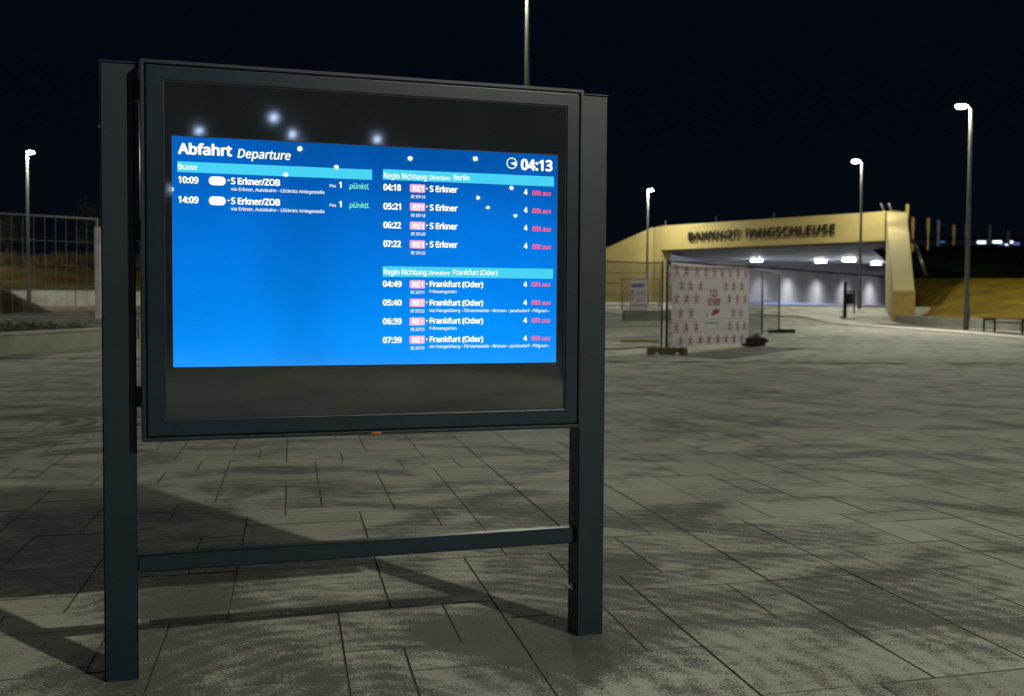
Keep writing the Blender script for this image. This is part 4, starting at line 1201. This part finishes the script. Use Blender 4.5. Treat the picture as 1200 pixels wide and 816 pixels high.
# ---- litter bin in front of the underpass
e = empty('litter_bin', (15.47, 53.0, G(15.47, 53.0))); tag(e, 'black litter bin on a tall square post in front of the underpass', 'litter bin')
h0 = 2.13 - e.location.z
MB().box(-0.07, 0.07, -0.07, 0.07, 0, h0).build('bin_post', M['black'], e, bevel=0.01)
MB().box(-0.22, 0.10, -0.10, 0.10, 0, 0.05).build('base_plate', M['black'], e, bevel=0.01)
b_ = MB().box(0.08, 0.36, -0.15, 0.15, 0.62, 1.14).build('bin_body', M['black'], e, bevel=0.03)
MB().box(0.10, 0.42, -0.16, 0.16, 1.17, 1.21).build('bin_lid', M['black'], e, bevel=0.01)
MB().box(0.41, 0.46, -0.03, 0.03, 0.20, 1.25).build('bin_stay', M['black'], e, bevel=0.005)
MB().box(0.06, 0.44, -0.02, 0.02, 1.215, 1.25).build('bin_arm', M['black'], e)

# ---- bench at the right edge
e = empty('bench', (15.74, 38.0, 0.16), math.atan2(-2.0, 0.42)); tag(e, 'dark metal-framed backless bench standing at the kerb beside the big lamp post', 'bench')
for x in (0.0, 2.0):
    for y in (0.0, 0.40): MB().box(x-0.025, x+0.025, y-0.025, y+0.025, 0, 0.50).build('leg', M['black'], e, bevel=0.004)
    MB().box(x-0.025, x+0.025, 0.027, 0.373, 0.44, 0.49).build('leg_rail', M['black'], e)
MB().box(0.027, 1.973, 0.18, 0.22, 0.36, 0.40).build('stretcher', M['black'], e)
for k in range(4): MB().box(-0.06, 2.08, -0.035+k*0.12, 0.065+k*0.12, 0.503, 0.54).build('seat_slat', surf('dark_bench_wood', (0.07, 0.05, 0.035), 0.6) if k == 0 else bpy.data.materials['dark_bench_wood'], e, bevel=0.006)

# ---- sparse trees in the dark at the left
def tree(x, y, z, h, rad, label, seed):
    r = random.Random(seed)
    e = empty('tree', (x, y, z)); tag(e, label, 'tree', 'trees beyond the left bank')
    t = MB().tube((0, 0, -0.2), (0.1, 0, h*0.5), 0.14, 0.08, n=8); t.tube((0.1, 0, h*0.5), (0.0, 0.1, h*0.95), 0.08, 0.02, n=6)
    tips = []
    for k in range(12):
        a = r.uniform(0, 6.28); z0 = h*r.uniform(.3, .8); q = Vector((math.cos(a), math.sin(a), r.uniform(.3, .9))).normalized()*rad*r.uniform(.5, .95)
        s0 = Vector((0.07, 0.02, z0)); t.tube(s0, s0+q, 0.04, 0.01, n=5, cap=False); tips += [s0+q*u for u in (.5, .8, 1)]
    t.build('trunk', M['bark'], e, smooth=True)
    mb = MB()
    for _ in range(1700):
        c = r.choice(tips)+Vector((r.gauss(0, .33), r.gauss(0, .33), r.gauss(0, .28)))*rad*.5
        l = r.uniform(.05, .11); a = Vector((r.gauss(0, 1), r.gauss(0, 1), r.gauss(0, 1))).normalized(); b = a.orthogonal().normalized()
        mb.add([c-a*l, c+b*l*.5, c+a*l, c-b*l*.5], [(0, 1, 2, 3)])
    me = bpy.data.meshes.new('crown'); me.from_pydata(mb.v, [], mb.f); me.materials.append(M['treeleaf']); link(bpy.data.objects.new('crown', me), e)
tree(-29.3, 81, 3.5, 4.2, 1.9, 'faint dark green tree on the bank just left of the board post', 3)
tree(-37.2, 84, 3.6, 3.8, 1.6, 'faint dark tree on the bank at the far left edge of the photo', 4)
